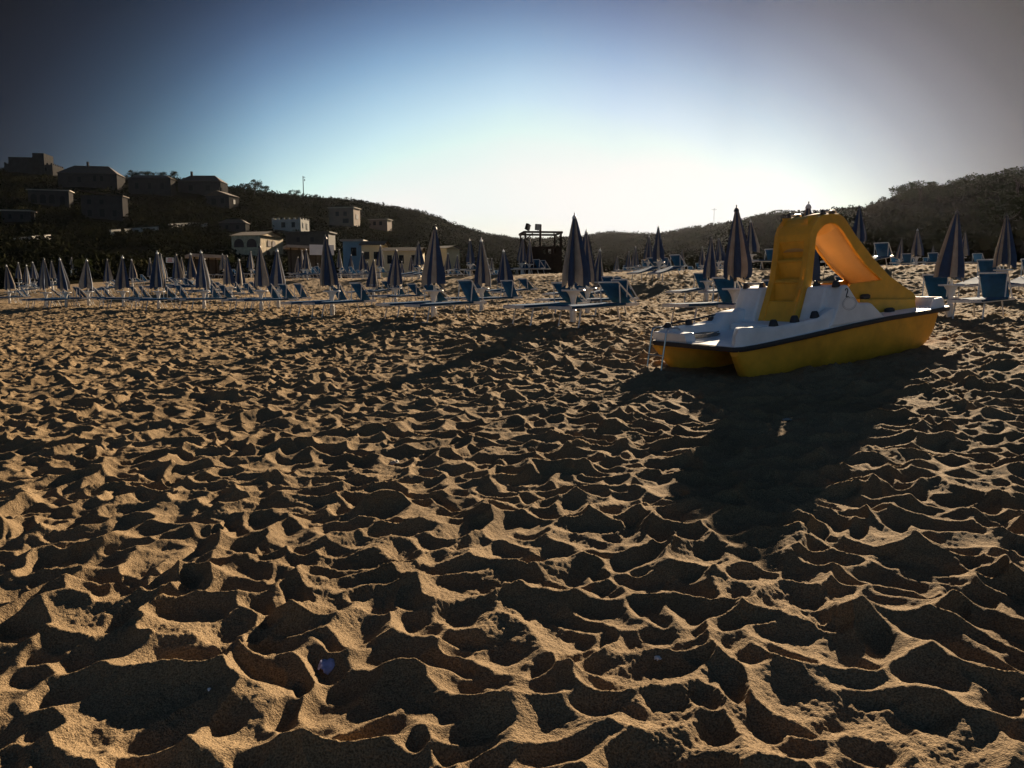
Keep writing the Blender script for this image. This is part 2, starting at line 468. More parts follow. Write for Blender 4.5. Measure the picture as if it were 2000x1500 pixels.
def hill_z(x, y):
    r = np.hypot(x, y)
    px = np.clip(az_px(x, y), -600, 2600)
    r0 = np.interp(px, RD_X, B0_R)
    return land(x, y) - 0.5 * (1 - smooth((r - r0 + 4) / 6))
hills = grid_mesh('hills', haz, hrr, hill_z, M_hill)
tag(hills, kind='structure')

# ------------------------------------------------------------------ the pedal boat
boat = thing('pedal_boat', 'yellow and white pedal boat with a yellow slide, beached on the trampled sand', 'pedal boat',
             BOAT_C, (0, -BOAT_PITCH, BOAT_YAW))
GS = [-0.02, .33, 1.02, 1.87, 2.47, 3.1, 3.7, 3.95]
GZ = [.352, .355, .382, .425, .442, .440, .432, .43]
def gun(s): return float(np.interp(s, GS, GZ))
def hull(yc, hw):
    mb = MB(); rings = []
    N = 36; K = 20
    for i in range(N + 1):
        s = 0.02 + 3.66 * (i / N)
        t = i / N
        top = gun(s) - 0.045
        # keel line: transom slopes down and forward, bow sweeps up
        keel = -0.165
        if s < 0.30: keel = -0.165 + (top + 0.10) * (1 - (s - 0.02) / 0.28) ** 1.15
        if s > 2.85:
            u = (s - 2.85) / 0.83
            keel = -0.165 + (top + 0.12) * (1 - math.sqrt(max(0, 1 - min(u, 1) ** 2.4)))
        ts = min(1, max(0, (0.62 - s) / 0.60)) ** 1.4
        w = hw * (1 - 0.72 * ts); ycs = yc + math.copysign(hw * 0.72 * ts, yc)
        if s > 2.6: w *= 1 - 0.62 * ((s - 2.6) / 1.08) ** 2.2
        ring = []
        for k in range(K):
            a = math.pi * k / (K - 1)
            cy = -math.cos(a); cz = math.sin(a)
            yy = math.copysign(abs(cy) ** 0.62, cy) * w * (1.0 - 0.22 * cz)
            zz = top - (top - keel) * (abs(cz) ** 0.62)
            ring.append((s, ycs + yy, zz))
        rings.append(ring)
    mb.loft(rings, False, False)
    K_ = len(rings[0])
    mb.add(rings[0], [tuple(range(K_))]); mb.add(rings[-1], [tuple(reversed(range(K_)))])
    # deck closing
    for i in range(N):
        mb.add([rings[i][0], rings[i][-1], rings[i+1][-1], rings[i+1][0]], [(0, 1, 2, 3)])
    return mb
for yc in (-0.545, 0.545):
    h = hull(yc, 0.262).build('hull', M_yellow, boat, True)
    pl = MB(); y_ = math.copysign(.70, yc); pl.tube([(0.19, y_, 0.0), (0.285, y_, 0.005)], 0.030, 14)
    pl.build('drain_plug', M_rubber, h, True)

# deck outline (s, y): rounded stern corners, tapered bow
def outline(inset=0.0, n=6):
    pts = []
    def arc(cx, cy, r, a0, a1, k=n):
        for i in range(k + 1):
            a = R(a0 + (a1 - a0) * i / k); pts.append((cx + r * math.cos(a), cy + r * math.sin(a)))
    hb = 0.815 - inset; r = 0.11
    arc(-0.0 + inset + r, -hb + r, r, 180, 270)
    pts.append((1.0, -hb - 0.012)); pts.append((2.0, -hb - 0.012)); pts.append((2.8, -hb + 0.005)); pts.append((3.3, -hb + 0.035))
    arc(3.84 - inset - 0.16, -0.735 + inset + 0.16, 0.16, 280, 355)
    arc(3.84 - inset - 0.16, 0.735 - inset - 0.16, 0.16, 5, 80)
    pts.append((3.3, hb - 0.035)); pts.append((2.8, hb - 0.005)); pts.append((2.0, hb + 0.012)); pts.append((1.0, hb + 0.012))
    arc(inset + r, hb - r, r, 90, 180)
    return pts
def dense(pts, step=0.15):
    out = []
    for i, p in enumerate(pts):
        q = pts[(i + 1) % len(pts)]
        L = math.dist(p, q); k = max(1, int(L / step))
        for j in range(k): out.append((p[0] + (q[0]-p[0])*j/k, p[1] + (q[1]-p[1])*j/k))
    return out
ol = dense(outline())
mb = MB()
rings = [[(s, y, gun(s) - 0.055 + dz) for s, y in [(1.92 + (a - 1.92) * f, b * f2) for a, b in ol]] for dz, f, f2 in ((0.0, 1.0, 1.0), (0.0, 1.006, 1.018), (0.012, 1.009, 1.026), (0.045, 1.009, 1.026), (0.055, 1.006, 1.018), (0.055, 0.992, 0.98))]
mb.loft(rings, True, False)
mb.build('rub_rail', M_rubber, boat, True)
# white deck: plate, stern lip, side rims, bow rim
mb = MB()
inner = [(1.92 + (a - 1.92) * 0.993, b * 0.985) for a, b in ol]
n = len(inner)
# plate as strips across
st = np.linspace(0.0, 3.80, 40)
def half(s):
    ys = [abs(b) for a, b in inner if abs(a - s) < 0.2]
    return max(ys) if ys else 0.6
top = [(s, y, gun(s) + 0.006) for s, y in inner]; bot = [(s, y, gun(s) - 0.05) for s, y in inner]
mb.loft([bot, top], True, False)
m = n // 2
for i in range(n // 2):
    a, b, c, d = top[i], top[(i + 1) % n], top[n - 2 - i], top[n - 1 - i]
    mb.add([a, b, c, d], [(0, 1, 2, 3)])
deck = mb.build('deck', M_white, boat, True)
def rim(path, w, hh, inward, name='deck_rim', taper0=True, taper1=True, m=M_white, base=None):
    """raised moulded rim: path of (s, y, top z); section leans inwards with rounded top"""
    mb = MB(); rings = []
    N = len(path)
    for i, (s, y, z) in enumerate(path):
        p0 = path[max(i-1, 0)]; p1 = path[min(i+1, N-1)]
        t = Vector((p1[0]-p0[0], p1[1]-p0[1], 0)).normalized()
        nrm = Vector((-t.y, t.x, 0)) * inward
        zb = (gun(s) if base is None else base(s)) - 0.01
        P = Vector((s, y, 0))
        H = z - zb
        prof = [(0, 0), (0.012, H * 0.6), (0.02, H - 0.02), (0.038, H), (w - 0.03, H), (w - 0.012, H - 0.015), (w, H * 0.5), (w + 0.01, 0)]
        rings.append([tuple(P + nrm * a + Vector((0, 0, zb + b))) for a, b in prof])
    mb.loft(rings, True, True)
    return mb.build(name, m, boat, True)
YB = -0.795
rim([(.018, YB + .05, .38), (.035, YB + .04, .48), (.07, YB + .02, .552), (.13, YB, .566), (.35, YB, .545), (.63, YB, .520), (.96, YB, .528), (1.32, YB, .545), (1.45, YB, .60), (1.6, YB, .64), (2.17, YB, .645), (2.25, YB, .58), (2.42, YB, .45)], 0.17, 0, 1)
rim([(.12, -YB, .50), (.35, -YB, .50), (.63, -YB, .50), (.90, -YB, .515), (1.0, -YB, .60), (1.2, -YB, .62), (2.17, -YB, .645), (2.25, -YB, .58), (2.42, -YB, .45)], 0.30, 0, -1)
# stern corner block on the far side
mb = MB()
prof = [(.10, .36), (.135, .455), (.165, .468), (.76, .468), (.79, .455), (.80, .36)]
mb.prism(prof, .015, .17, ax='x'); mb.build('stern_block', M_white, boat, False, 0.012)
# footwell step below the ladder
MB().bbox((1.02, -.34, .36), (1.50, .46, .475), .02).build('footwell_step', M_white, boat)
# bow rim: front leg and short side legs
for sg in (1, -1):
    rim([(3.42, sg * -.74, .44), (3.46, sg * -.74, .50), (3.52, sg * -.735, .56), (3.70, sg * -.70, .56), (3.77, sg * -.66, .56), (3.79, sg * -.58, .56), (3.79, sg * -.012, .56)], 0.075, 0, sg, 'bow_rim')
# seats: one moulded unit each side of the ladder
def seat(y0, y1, sh, outer):
    prof = [(1.36, .40), (1.44, .50), (1.585, .865), (1.61, .895), (1.76, .905), (1.80, .885), (1.93, .64), (1.98, .60), (2.38, .59), (2.43, .55), (2.44, .40)]
    prof = [(a + sh * (1 if i < 6 else 0), b) for i, (a, b) in enumerate(prof)]
    mb = MB(); mb.prism(prof, y0, y1)
    o = mb.build('seat', M_white, boat, False, 0.025)
    return o
s1 = seat(-.62, -.312, 0.02, -1)
s2 = seat(.312, .62, -.14, 1)
# outer side panels that carry the number
for sg, sh in ((-1, 0.03), (1, -.14)):
    prof = [(1.44 + sh * .5, .42), (1.56 + sh, .62), (1.655 + sh, .865), (1.685 + sh, .892), (1.77, .905), (1.81, .885), (1.96, .675), (1.99, .652), (2.16, .645), (2.20, .63), (2.425, .43)]
    mb = MB()
    ys = sorted((sg * .815, sg * .60)); 
    # lean slightly inwards at the top
    vs0 = [(a, sg * (.818 - .05 * (b - .42)), b) for a, b in prof]; vs1 = [(a, sg * .60, b) for a, b in prof]
    k = len(prof)
    mb.add(vs0 + vs1, [tuple(range(k)), tuple(reversed(range(k, 2*k)))] + [((i+1) % k, i, k+i, k+(i+1) % k) for i in range(k)])
    sp = mb.build('side_panel', M_white, boat, False, 0.022)
    if sg == -1:
        # number 2 drawn with a marker, and a faint oval badge
        def on(a, b): return (a, -(.818 - .05 * (b - .42)) - 0.004, b)
        two = [(-.022, .032), (-.012, .047), (.004, .050), (.018, .042), (.020, .026), (.010, .008), (-.004, -.014), (-.016, -.036), (-.004, -.040), (.012, -.034), (.026, -.042)]
        mb = MB(); mb.tube([on(1.765 + a, .800 + b * 1.15) for a, b in two], .0055, 6); mb.build('number', M_ink, sp)
        mb = MB()
        for q in range(2):
            rx, rz = (.118, .078) if q == 0 else (.100, .062)
            mb.tube([on(1.80 + rx * math.cos(2*math.pi*i/36), .672 + rz * math.sin(2*math.pi*i/36)) for i in range(37)], .0024 if q == 0 else .0012, 5)
        mb.tube([on(1.775 + .05 * math.cos(R(50 + 8 * i)), .694 + .062 * math.sin(R(50 + 8 * i))) for i in range(9)], .004, 5)
        mb.build('badge', M_inkgrey, sp)
# handles on the seat tops: two rubber posts and a bar
def handle(pts, bar_m, r=0.014, post=(0.05, 0.045, 0.05), name='handle'):
    mb = MB()
    a, b = Vector(pts[0]), Vector(pts[-1])
    mb.tube(pts, r, 10)
    hnd = mb.build(name, bar_m, boat, True)
    return hnd
def post(p, h=.055, w=.055, parent=None):
    mb = MB(); x, y, z = p
    rings = [[(x + sx * w * f, y + sy * w * f, z + dz) for sx, sy in ((-.5,-.3),(-.3,-.5),(.3,-.5),(.5,-.3),(.5,.3),(.3,.5),(-.3,.5),(-.5,.3))] for dz, f in ((-.012, 1.25), (0.01, 1.2), (h * .8, .85), (h, .6))]
    mb.loft(rings, True, True)
    return mb.build('rubber_foot', M_rubber, parent or boat, True)
for (ya, yb, sx) in ((-.70, -.40, 1.70), (.40, .70, 1.56)):
    hb = handle([(sx, ya, .945), (sx, yb, .945)], M_glow if ya < 0 else M_steel, .016, name='seat_handle')
    for y in (ya, yb): post((sx, y, .895), .07, .07, hb)
for s_, z_ in ((.665, .515), (1.0, .528), (1.33, .545)):
    post((s_, -.70, z_ - .004), .085, .085)
# far side rail
hb = handle([(.10, .70, .515), (.18, .70, .548), (.54, .70, .555), (.92, .70, .585), (1.0, .70, .59)], M_rubber, .013, name='side_rail')
for s_ in (.20, .54, .92): post((s_, .70, .495), .075, .075, hb)
# the slide
FL_OUT = [(1.345, .40), (1.405, .55), (1.486, .728), (1.598, .994), (1.667, 1.285), (1.721, 1.554), (1.769, 1.656), (1.86, 1.745), (1.95, 1.776), (2.05, 1.782), (2.217, 1.772), (2.30, 1.73), (2.365, 1.664), (2.514, 1.482), (2.822, 1.175), (3.141, .902), (3.406, .742), (3.62, .625), (3.66, .56), (3.60, .40)]
FL_IN = [(2.33, .40), (2.34, .80), (2.40, .862), (2.98, .862), (2.723, 1.05), (2.509, 1.265), (2.359, 1.449), (2.28, 1.545), (2.212, 1.608), (2.14, 1.645), (2.063, 1.66), (1.97, 1.645), (1.883, 1.597), (1.83, 1.54), (1.806, 1.486), (1.787, 1.36), (1.755, 1.17), (1.722, .98), (1.66, .80), (1.54, .40)]
slide = bpy.data.objects.new('slide', None); COL.objects.link(slide); slide.parent = boat
# walls are concave outlines: triangulate through bmesh ngon is fine when planar
for sg in (-1, 1):
    mb = MB()
    mb.prism(FL_OUT + FL_IN, sg * .315, sg * .268)
    mb.build('slide_wall', M_yellow, slide, False, 0.010)
# chute / underside shell: follows the inner edge, bulging down into the opening
path_out = [(3.70, .575), (3.50, .62), (3.25, .73), (2.98, .90), (2.723, 1.10), (2.509, 1.315), (2.359, 1.497), (2.24, 1.62), (2.12, 1.675), (2.0, 1.675), (1.90, 1.64), (1.84, 1.57), (1.80, 1.46), (1.775, 1.33)]
mb = MB(); rings = []
for i, (s, z) in enumerate(path_out):
    p0 = path_out[max(i-1, 0)]; p1 = path_out[min(i+1, len(path_out)-1)]
    t = Vector((p1[0]-p0[0], 0, p1[1]-p0[1])).normalized()
    nrm = Vector((t.z, 0, -t.x))           # points into the opening (down / inside)
    if nrm.z > 0.3 and i < 8: nrm = -nrm
    f = min(1, i / 3.0) * (1 if i < 9 else max(0.15, 1 - (i - 8) * 0.25))
    dep = 0.02 + 0.11 * f
    ring = []
    for k in range(15):
        u = -1 + 2 * k / 14
        ring.append(tuple(Vector((s, u * .27, z)) + nrm * dep * (1 - abs(u) ** 2.6)))
    rings.append(ring)
mb.loft(rings, False)
ch = mb.build('chute', M_glow, slide, True)
so = ch.modifiers.new('thick', 'SOLIDIFY'); so.thickness = 0.006; so.offset = 0
# stepped ladder front between the walls
def front(z): return float(np.interp(z, [b for a, b in FL_OUT[:7]], [a for a, b in FL_OUT[:7]]))
prof = [(front(.40), .40)]
steps = [.72, .99, 1.24]; tops = [.955, 1.215, 1.47]
for z0, z1 in zip(steps, tops):
    f0 = front(z0)
    prof += [(f0 + .004, z0 - .012), (f0 + .012, z0), (f0 + .105, z0 - .004), (f0 + .112, z0 + .02), (front(z1) + .02, z1 - .02), (front(z1) + .004, z1)]
prof += [(a, b) for a, b in FL_OUT[5:9]]
mb = MB()
mb.loft([[(a + .004, y, b) for a, b in prof] for y in (-.215, .215)], False)
# cheeks beside the recesses
for sg in (-1, 1):
    flat = [(front(.40), .40)] + [(front(z), z) for z in np.linspace(.5, 1.5, 12)] + [(a, b) for a, b in FL_OUT[5:9]]
    mb.loft([[(a + .003, y, b) for a, b in flat] for y in (sg * .213, sg * .27)], False)
    k = [(a, b) for a, b in prof]
    back = [(front(b) + 0.0, b) for a, b in prof]
    mb.loft([[(a + .004, sg * .214, b) for a, b in prof], [(a + .003, sg * .214, b) for a, b in back]], False)
mb.build('ladder', M_yellow, slide, False)
# platform lip and top of the arch between the walls
MB().prism([(1.86, 1.66), (1.80, 1.668), (1.80, 1.69), (2.05, 1.715), (2.06, 1.69)], -.266, .266).build('platform', M_yellow, slide)
# grab handles along the tops of the walls
for sg in (-1, 1):
    g = MB().tube([(1.93, sg * .292, 1.795), (1.96, sg * .292, 1.812), (2.16, sg * .292, 1.812), (2.19, sg * .292, 1.79)], .012, 8).build('grab_handle', M_steel, slide, True)
    for s_ in (1.955, 2.12):
        mb = MB(); mb.prism([(s_ - .03, 1.775), (s_ - .018, 1.822), (s_ + .018, 1.822), (s_ + .03, 1.775)], sg * .292 - .022, sg * .292 + .022)
        mb.build('rubber_foot', M_rubber, g)
# landing tub on the bow
mb = MB()
o_ = [(2.46, -.40), (3.52, -.40), (3.64, -.30), (3.64, .30), (3.52, .40), (2.46, .40)]
def tz(s): return float(np.interp(s, [2.46, 2.9, 3.3, 3.64], [.655, .645, .60, .53]))
r0 = [(s, y * 1.06, .40) for s, y in o_]; r1 = [(s, y, tz(s) - .012) for s, y in o_]; r2 = [(s - .006, y * .985, tz(s)) for s, y in o_]
i2 = [(2.50, -.34), (3.50, -.34), (3.57, -.27), (3.57, .27), (3.50, .34), (2.50, .34)]
r3 = [(s, y, tz(s)) for s, y in i2]; r4 = [(s, y * .93, .44) for s, y in i2]
mb.loft([r0, r1, r2, r3, r4], True, False); mb.add(r4, [tuple(range(6))])
mb.build('landing_tub', M_yellow, slide, False, 0.008)
for s_, y_, z_ in ((2.93, -.47, .445), (2.62, -.35, .655)):
    mb = MB(); mb.bbox((s_ - .07, y_ - .04, z_ - .02), (s_ + .07, y_ + .04, z_ + .05), .018); mb.build('rubber_stop', M_rubber, boat)
# bathing ladder over the stern
lad = MB()
for y in (.70, .40):
    lad.tube([(-.20, y, -.14), (-.145, y, .12), (-.085, y, .36), (-.062, y, .47), (-.035, y, .515), (.01, y, .53), (.12, y, .52), (.155, y, .49)], .012, 9)
lad.tube([(-.175, .70, -.03), (-.175, .40, -.03)], .011, 8); lad.tube([(-.128, .70, .19), (-.128, .40, .19)], .011, 8)
lad.build('bathing_ladder', M_steel, boat, True)
# rope left on the stern deck
rp = MB(); pts = []
rnd = random.Random(3)
for i in range(60):
    a = i * 0.42; rr_ = .05 + .05 * rnd.random() + .0006 * i
    pts.append((.42 + rr_ * 1.9 * math.cos(a) + .02 * rnd.uniform(-1, 1), .24 + rr_ * 1.1 * math.sin(a), gun(.4) + .016 + .0009 * i))
rp.tube(pts, .008, 6)
rope = rp.build('rope', M_rope, None, True)
rope.matrix_world = Matrix.Translation(BOAT_C) @ Euler((0, -BOAT_PITCH, BOAT_YAW)).to_matrix().to_4x4()
tag(rope, 'small coil of grey rope lying on the stern deck of the pedal boat', 'rope')

# ------------------------------------------------------------------ beach umbrellas, pole tables, loungers
def canopy_mesh(seed, pear):
    rnd = random.Random(seed)
    n_p = 8; sub = 6; nth = n_p * sub; nt = 18
    ph = [rnd.uniform(-.5, .5) for _ in range(n_p)]; wd = [rnd.uniform(.62, 1.32) for _ in range(n_p)]
    drop = [rnd.uniform(-.09, .07) for _ in range(n_p)]
    ex = rnd.uniform(.92, 1.12); ea = rnd.uniform(0, 6.28)
    L = 1.30
    mb = MB(); rings = []
    for k in range(nt + 1):
        t = k / nt
        if pear: Rm = .022 + .275 * (t ** 0.95) * (1 if t < .72 else 1 - 1.9 * (t - .72) ** 1.55)
        else: Rm = .022 + .255 * t ** 0.90 * (1 - .10 * smooth(np.array((t - .82) / .18)).item())
        ring = []
        for i in range(nth):
            p = i // sub; u = (i % sub) / sub
            bul = math.sin(math.pi * u)
            tw = ph[p] * bul * (0.4 + t)
            a = 2 * math.pi * (i / nth) + tw * .5
            rib = 0.66 if not pear else 0.72
            r = Rm * (rib + (1.12 * wd[p] - rib) * bul ** 1.3)
            r *= 1 + (ex - 1) * math.cos(2 * (a - ea)) * t
            hem = 0
            if t > .9: hem = (t - .9) / .1 * (drop[p] * bul + (-.05 * bul if not pear else .03 * bul))
            z = 2.13 - L * t + hem
            ring.append((r * math.cos(a), r * math.sin(a), z))
        rings.append(ring)
    vs = [p for r in rings for p in r]
    for k in range(nt):
        for i in range(nth):
            j = (i + 1) % nth
            p = i // sub
            mi = 0 if p % 2 == 0 else 1
            mb.f.append((k*nth+i, (k+1)*nth+i, (k+1)*nth+j, k*nth+j)); mb.m.append(mi)
    mb.v = vs
    # inner folds seen from below
    return mb.mesh('canopy', [M_navy, M_cream], True)
def make_umbrella(seed, pear, nm='beach_umbrella'):
    root = thing(nm, 'x', 'umbrella')
    c = bpy.data.objects.new('canopy', canopy_mesh(seed, pear)); COL.objects.link(c); c.parent = root
    MB().lathe([(.017, -.75), (.017, 2.10)], 10).build('pole', M_pole, root, True)
    MB().lathe([(.05, 2.075), (.048, 2.105), (.030, 2.14), (.010, 2.155), (.009, 2.175), (.014, 2.185), (.006, 2.20)], 12).build('cap', M_pole if seed in (2, 5) else M_cap, root, True)
    MB().lathe([(.028, .80), (.03, .84), (.022, .88)], 10).build('runner', M_cap, root, True)
    return root
PROTO = [make_umbrella(s_, p_) for s_, p_ in ((1, False), (2, False), (3, True), (4, False), (5, False), (6, True))]
def make_table():
    root = thing('pole_table', 'x', 'table')
    MB().lathe([(.225, .640), (.238, .648), (.240, .668), (.232, .676), (.224, .668), (.03, .664)], 28).build('table_top', M_plastic, root, True)
    MB().lathe([(.14, .642), (.115, .61), (.085, .56), (.062, .50), (.054, .44)], 22).build('funnel', M_plastic, root, True)
    MB().lathe([(.052, .44), (.047, .42), (.047, .28), (.062, .265), (.064, -.30)], 18).build('post', M_plastic, root, True)
    return root
TAB = make_table()
LL, LW, SZ = 1.86, .60, .36
def make_lounger(bx=0.0, bh=.50, nm='sun_lounger'):
    """feet at x=0, head at x=LL; the backrest frame stands up from the head end"""
    root = thing(nm, 'x', 'lounger')
    f = MB()
    for sg in (-1, 1):
        y = sg * (LW / 2 - .02)
        f.bar((0.02, y, SZ), (LL, y, SZ), .032, .058)
    f.bar((0.0, -LW/2 + .004, SZ), (0.0, LW/2 - .004, SZ), .03, .055); f.bar((LL * .70, -LW/2 + .04, SZ - .01), (LL * .70, LW/2 - .04, SZ - .01), .025, .03)
    f.bar((LL + .015, -LW/2 + .004, SZ), (LL + .015, LW/2 - .004, SZ), .03, .055)
    f.build('frame', M_frame, root, False)
    s = MB(); rings = []
    for i in range(15):
        x = .01 + (LL * .80) * i / 14
        sag = -.006 * math.sin(math.pi * i / 14)
        rings.append([(x, -LW/2 - .003, SZ - .012), (x, -LW/2 - .004, SZ + .026), (x, -LW/2 + .006, SZ + .036)] + [(x, (-1 + 2 * k / 8) * (LW / 2 - .026), SZ + .037 + sag - .006 * math.sin(math.pi * k / 8)) for k in range(9)] + [(x, LW/2 - .006, SZ + .036), (x, LW/2 + .004, SZ + .026), (x, LW/2 + .003, SZ - .012)])
    s.loft(rings, False); se = s.build('seat_sling', M_sling, root, True)
    so = se.modifiers.new('t', 'SOLIDIFY'); so.thickness = .004
    xt = LL - .44 + bx; zt = SZ + bh
    b = MB()
    for sg in (-1, 1):
        y = sg * (LW / 2 - .035)
        b.tube([(LL - .01, y, SZ + .02), (xt + .03, y, zt - .03), (xt, y * .97, zt)], .0155, 8)
    b.tube([(xt, -LW/2 + .04, zt), (xt, LW/2 - .04, zt)], .0155, 8)
    b.build('backrest_frame', M_frame, root, True)
    for sg in (-1, 1):
        y = sg * (LW / 2 - .052)
        MB().tube([(xt + .05, y, zt - .06), (xt + .015 - bx * .5, y, SZ + .02)], .0125, 8).build('prop', M_frame, root, True)
    k_ = MB(); rings = []
    for i in range(13):
        u = i / 12
        x = xt + (LL - .12 - xt) * u; z = zt + (SZ + .03 - zt) * u
        sag = math.sin(math.pi * u)
        x += .05 * sag; z -= .085 * sag
        rings.append([(x + .03 * math.sin(math.pi * q / 8), (-1 + 2 * q / 8) * (LW / 2 - .055), z - .02 * math.sin(math.pi * q / 8)) for q in range(9)])
    k_.loft(rings, False); bs_ = k_.build('backrest_sling', M_sling, root, True)
    so = bs_.modifiers.new('t', 'SOLIDIFY'); so.thickness = .004
    for x0, x1 in ((.30, .20), (1.28, 1.40)):
        l_ = MB()
        for sg in (-1, 1):
            y = sg * (LW / 2 - .045)
            l_.tube([(x0, y, SZ - .02), (x1, y * 1.03, -.03)], .015, 8)
        l_.tube([(x1, -LW/2 + .03, -.02), (x1, LW/2 - .03, -.02)], .013, 8)
        l_.build('leg_frame', M_frame, root, True)
    return root
LOUNG = [make_lounger(0, .50), make_lounger(-.10, .44), make_lounger(.06, .52)]
# plain copies for the distance, where parts cannot be seen
def joined(root, name, label, cat):
    mb = MB(); mats = []
    for ch in root.children:
        off = len(mats)
        for m_ in ch.data.materials: mats.append(m_)
        vs = [tuple(v.co) for v in ch.data.vertices]
        o0 = len(mb.v); mb.v += vs
        for p in ch.data.polygons:
            mb.f.append(tuple(i + o0 for i in p.vertices)); mb.m.append(off + p.material_index)
    me = mb.mesh(name, mats, True)
    o = bpy.data.objects.new(name, me); COL.objects.link(o)
    return tag(o, label, cat)
FAR_UMB = [joined(u, 'beach_umbrella', 'x', 'umbrella') for u in PROTO]
FAR_TAB = joined(TAB, 'pole_table', 'x', 'table')
FAR_LOU = [joined(u, 'sun_lounger', 'x', 'lounger') for u in LOUNG]
bpy.context.view_layer.update()
for r_ in PROTO + [TAB] + LOUNG: remember(r_)
used = set()
def spawn(proto):
    if proto.name in used: return copy_tree(proto)
    used.add(proto.name); return proto

# every umbrella of the photograph: column, top row, row of the canopy's hem, tied tight or loose
UMB = [(14,517,557),(34,512,540),(50,517,552),(66,511,539),(85,504,546),(100,509,539),(124,504,555),(138,503,528),(168,506,557),(206,505,544),
 (236,500,559),(256,506,544),(305,491,553),(317,495,538),(292,504,536),(342,495,539),(356,502,534),(372,494,540),(394,489,559),(402,503,544),
 (438,495,522),(448,498,550),(466,505,548),(489,490,520),(506,478,557),(540,486,552),(580,501,530),(591,488,522),(599,486,521),(645,460,557),
 (620,514,545),(664,486,517),(685,497,520),(708,491,525),(717,510,535),(728,506,559),(741,478,516),(771,486,556),(787,510,535),(818,472,514),
 (803,500,527),(845,441,548),(875,494,525),(893,498,529),(918,467,511),(940,466,546),(953,504,529),(961,504,537),(986,487,551),(1019,463,508),
 (1034,467,512),(1121,416,549),(1149,449,541),(1140,470,543),(1167,485,552),(1205,499,533),(1226,490,533),(1242,481,526),(1267,460,504),(1289,441,499),
 (1333,488,512),(1372,481,520),(1384,462,550),(1405,465,509),(1412,481,513),(1441,402,536),(1469,430,490),(1573,397,545),(1682,402,483),(1867,410,545),
 (1759,464,507),(1793,447,498),(1825,478,504),(1882,452,505),(1967,418,497)]
PEAR = {1441, 1384, 1682}
def solve(px, yt, yb):
    d0 = 1560 * 1.285 / (yb - yt)
    best = None
    for f in np.linspace(.72, 1.4, 120):
        Y = d0 * f
        x = (px - 1000) / 1560 * Y
        # column of the top
        for _ in range(2):
            q = proj((x, Y, gz(x, Y) + 2.15)); x += (px - q[0]) / 1560 * Y
        q = proj((x, Y, gz(x, Y) + 2.17))
        c = (q[1] - yt) ** 2 + (28 * math.log(f)) ** 2
        if best is None or c < best[0]: best = (c, x, Y, q[1])
    c, x, Y, y = best
    dz = (y - yt) / 1560 * Y
    return x, Y, max(-.45, min(.45, dz))
spots = []
for (px, yt, yb) in UMB:
    x, Y, dz = solve(px, yt, yb)
    spots.append((px, x, Y, dz))
order = sorted(range(len(spots)), key=lambda i: spots[i][0])
rank = {i: k + 1 for k, i in enumerate(order)}
def nth(k):
    suf = 'th' if 10 <= k % 100 <= 20 else {1: 'st', 2: 'nd', 3: 'rd'}.get(k % 10, 'th')
    return '%d%s' % (k, suf)
SPECIAL = {1121: 'tallest closed navy and cream umbrella, left of the pedal boat', 1573: 'closed navy and cream umbrella half hidden behind the yellow slide',
           1441: 'pear shaped closed umbrella standing just left of the yellow slide', 1867: 'big closed umbrella just right of the pedal boat bow',
           845: 'large closed umbrella in the middle, left of the floodlight tower', 645: 'large closed umbrella in front of the pale blue beach house'}
PHR = {1121: 'the tallest umbrella', 1573: 'the umbrella behind the slide', 1441: 'the pear shaped umbrella left of the slide',
       1867: "the umbrella beside the boat's bow", 845: 'the large umbrella left of the tower', 645: 'the umbrella before the blue house'}
YAWL = math.atan2(AX[1], AX[0])
nl = 0
TABLE_SKIP = set()
for i, (px, x, Y, dz) in enumerate(spots):
    d = math.hypot(x, Y); g = gz(x, Y)
    near = d < 52
    rnd = random.Random(100 + i)
    k = rnd.choice([2, 5]) if px in PEAR else rnd.choice([0, 1, 3, 4])
    u = spawn((PROTO if near else FAR_UMB)[k])
    u.location = (x, Y, g + dz)
    u.rotation_euler = (R(rnd.gauss(0, 1.7)), R(rnd.gauss(0, 1.7)), rnd.uniform(0, 6.28))
    fat = rnd.uniform(.9, 1.12); u.scale = (fat, fat, 1)
    where = PHR.get(px, 'the %s umbrella from the left' % nth(rank[i]))
    size = 'large' if d < 24 else ('mid sized' if d < 36 else ('small' if d < 52 else 'tiny distant'))
    u['label'] = SPECIAL.get(px, '%s closed striped beach umbrella, %s counting from the left' % (size, nth(rank[i])))
    u['group'] = 'closed striped umbrellas on the beach'
    # pole table
    t = spawn(TAB if near else FAR_TAB)
    t.location = (x, Y, g); t.rotation_euler = (0, 0, rnd.uniform(0, 6)); t.scale = (1, 1, 1)
    t['label'] = 'white round table on the post of ' + where
    t['group'] = 'white round pole tables'
    # a lounger on either side, feet towards the sea
    for sg in (1, -1):
        l = spawn(rnd.choice(LOUNG if near else FAR_LOU))
        off = .60 + rnd.uniform(-.03, .06)
        cx = x + WX[0] * off * sg - AX[0] * (.98 + rnd.uniform(-.1, .1)); cy = Y + WX[1] * off * sg - AX[1] * (.98 + rnd.uniform(-.1, .1))
        yaw = YAWL + R(rnd.uniform(-3, 3))
        za = gz(cx + AX[0] * .25, cy + AX[1] * .25); zb_ = gz(cx + AX[0] * 1.35, cy + AX[1] * 1.35)
        sl = math.atan2(zb_ - za, 1.1)
        l.location = (cx, cy, za - .25 * math.tan(sl) + .012)
        l.rotation_euler = Euler((0, -sl, yaw))
        l['label'] = 'blue lounger on the %s side of %s' % ((('right', 'left') if x / Y > -.14 else ('near', 'far'))[0 if sg > 0 else 1], where)
        l['group'] = 'blue and white sun loungers'

def drop(o):
    for c in list(o.children): drop(c)
    bpy.data.objects.remove(o)
for p_ in PROTO + [TAB] + LOUNG + FAR_UMB + [FAR_TAB] + FAR_LOU:
    if p_.name not in used: drop(p_)

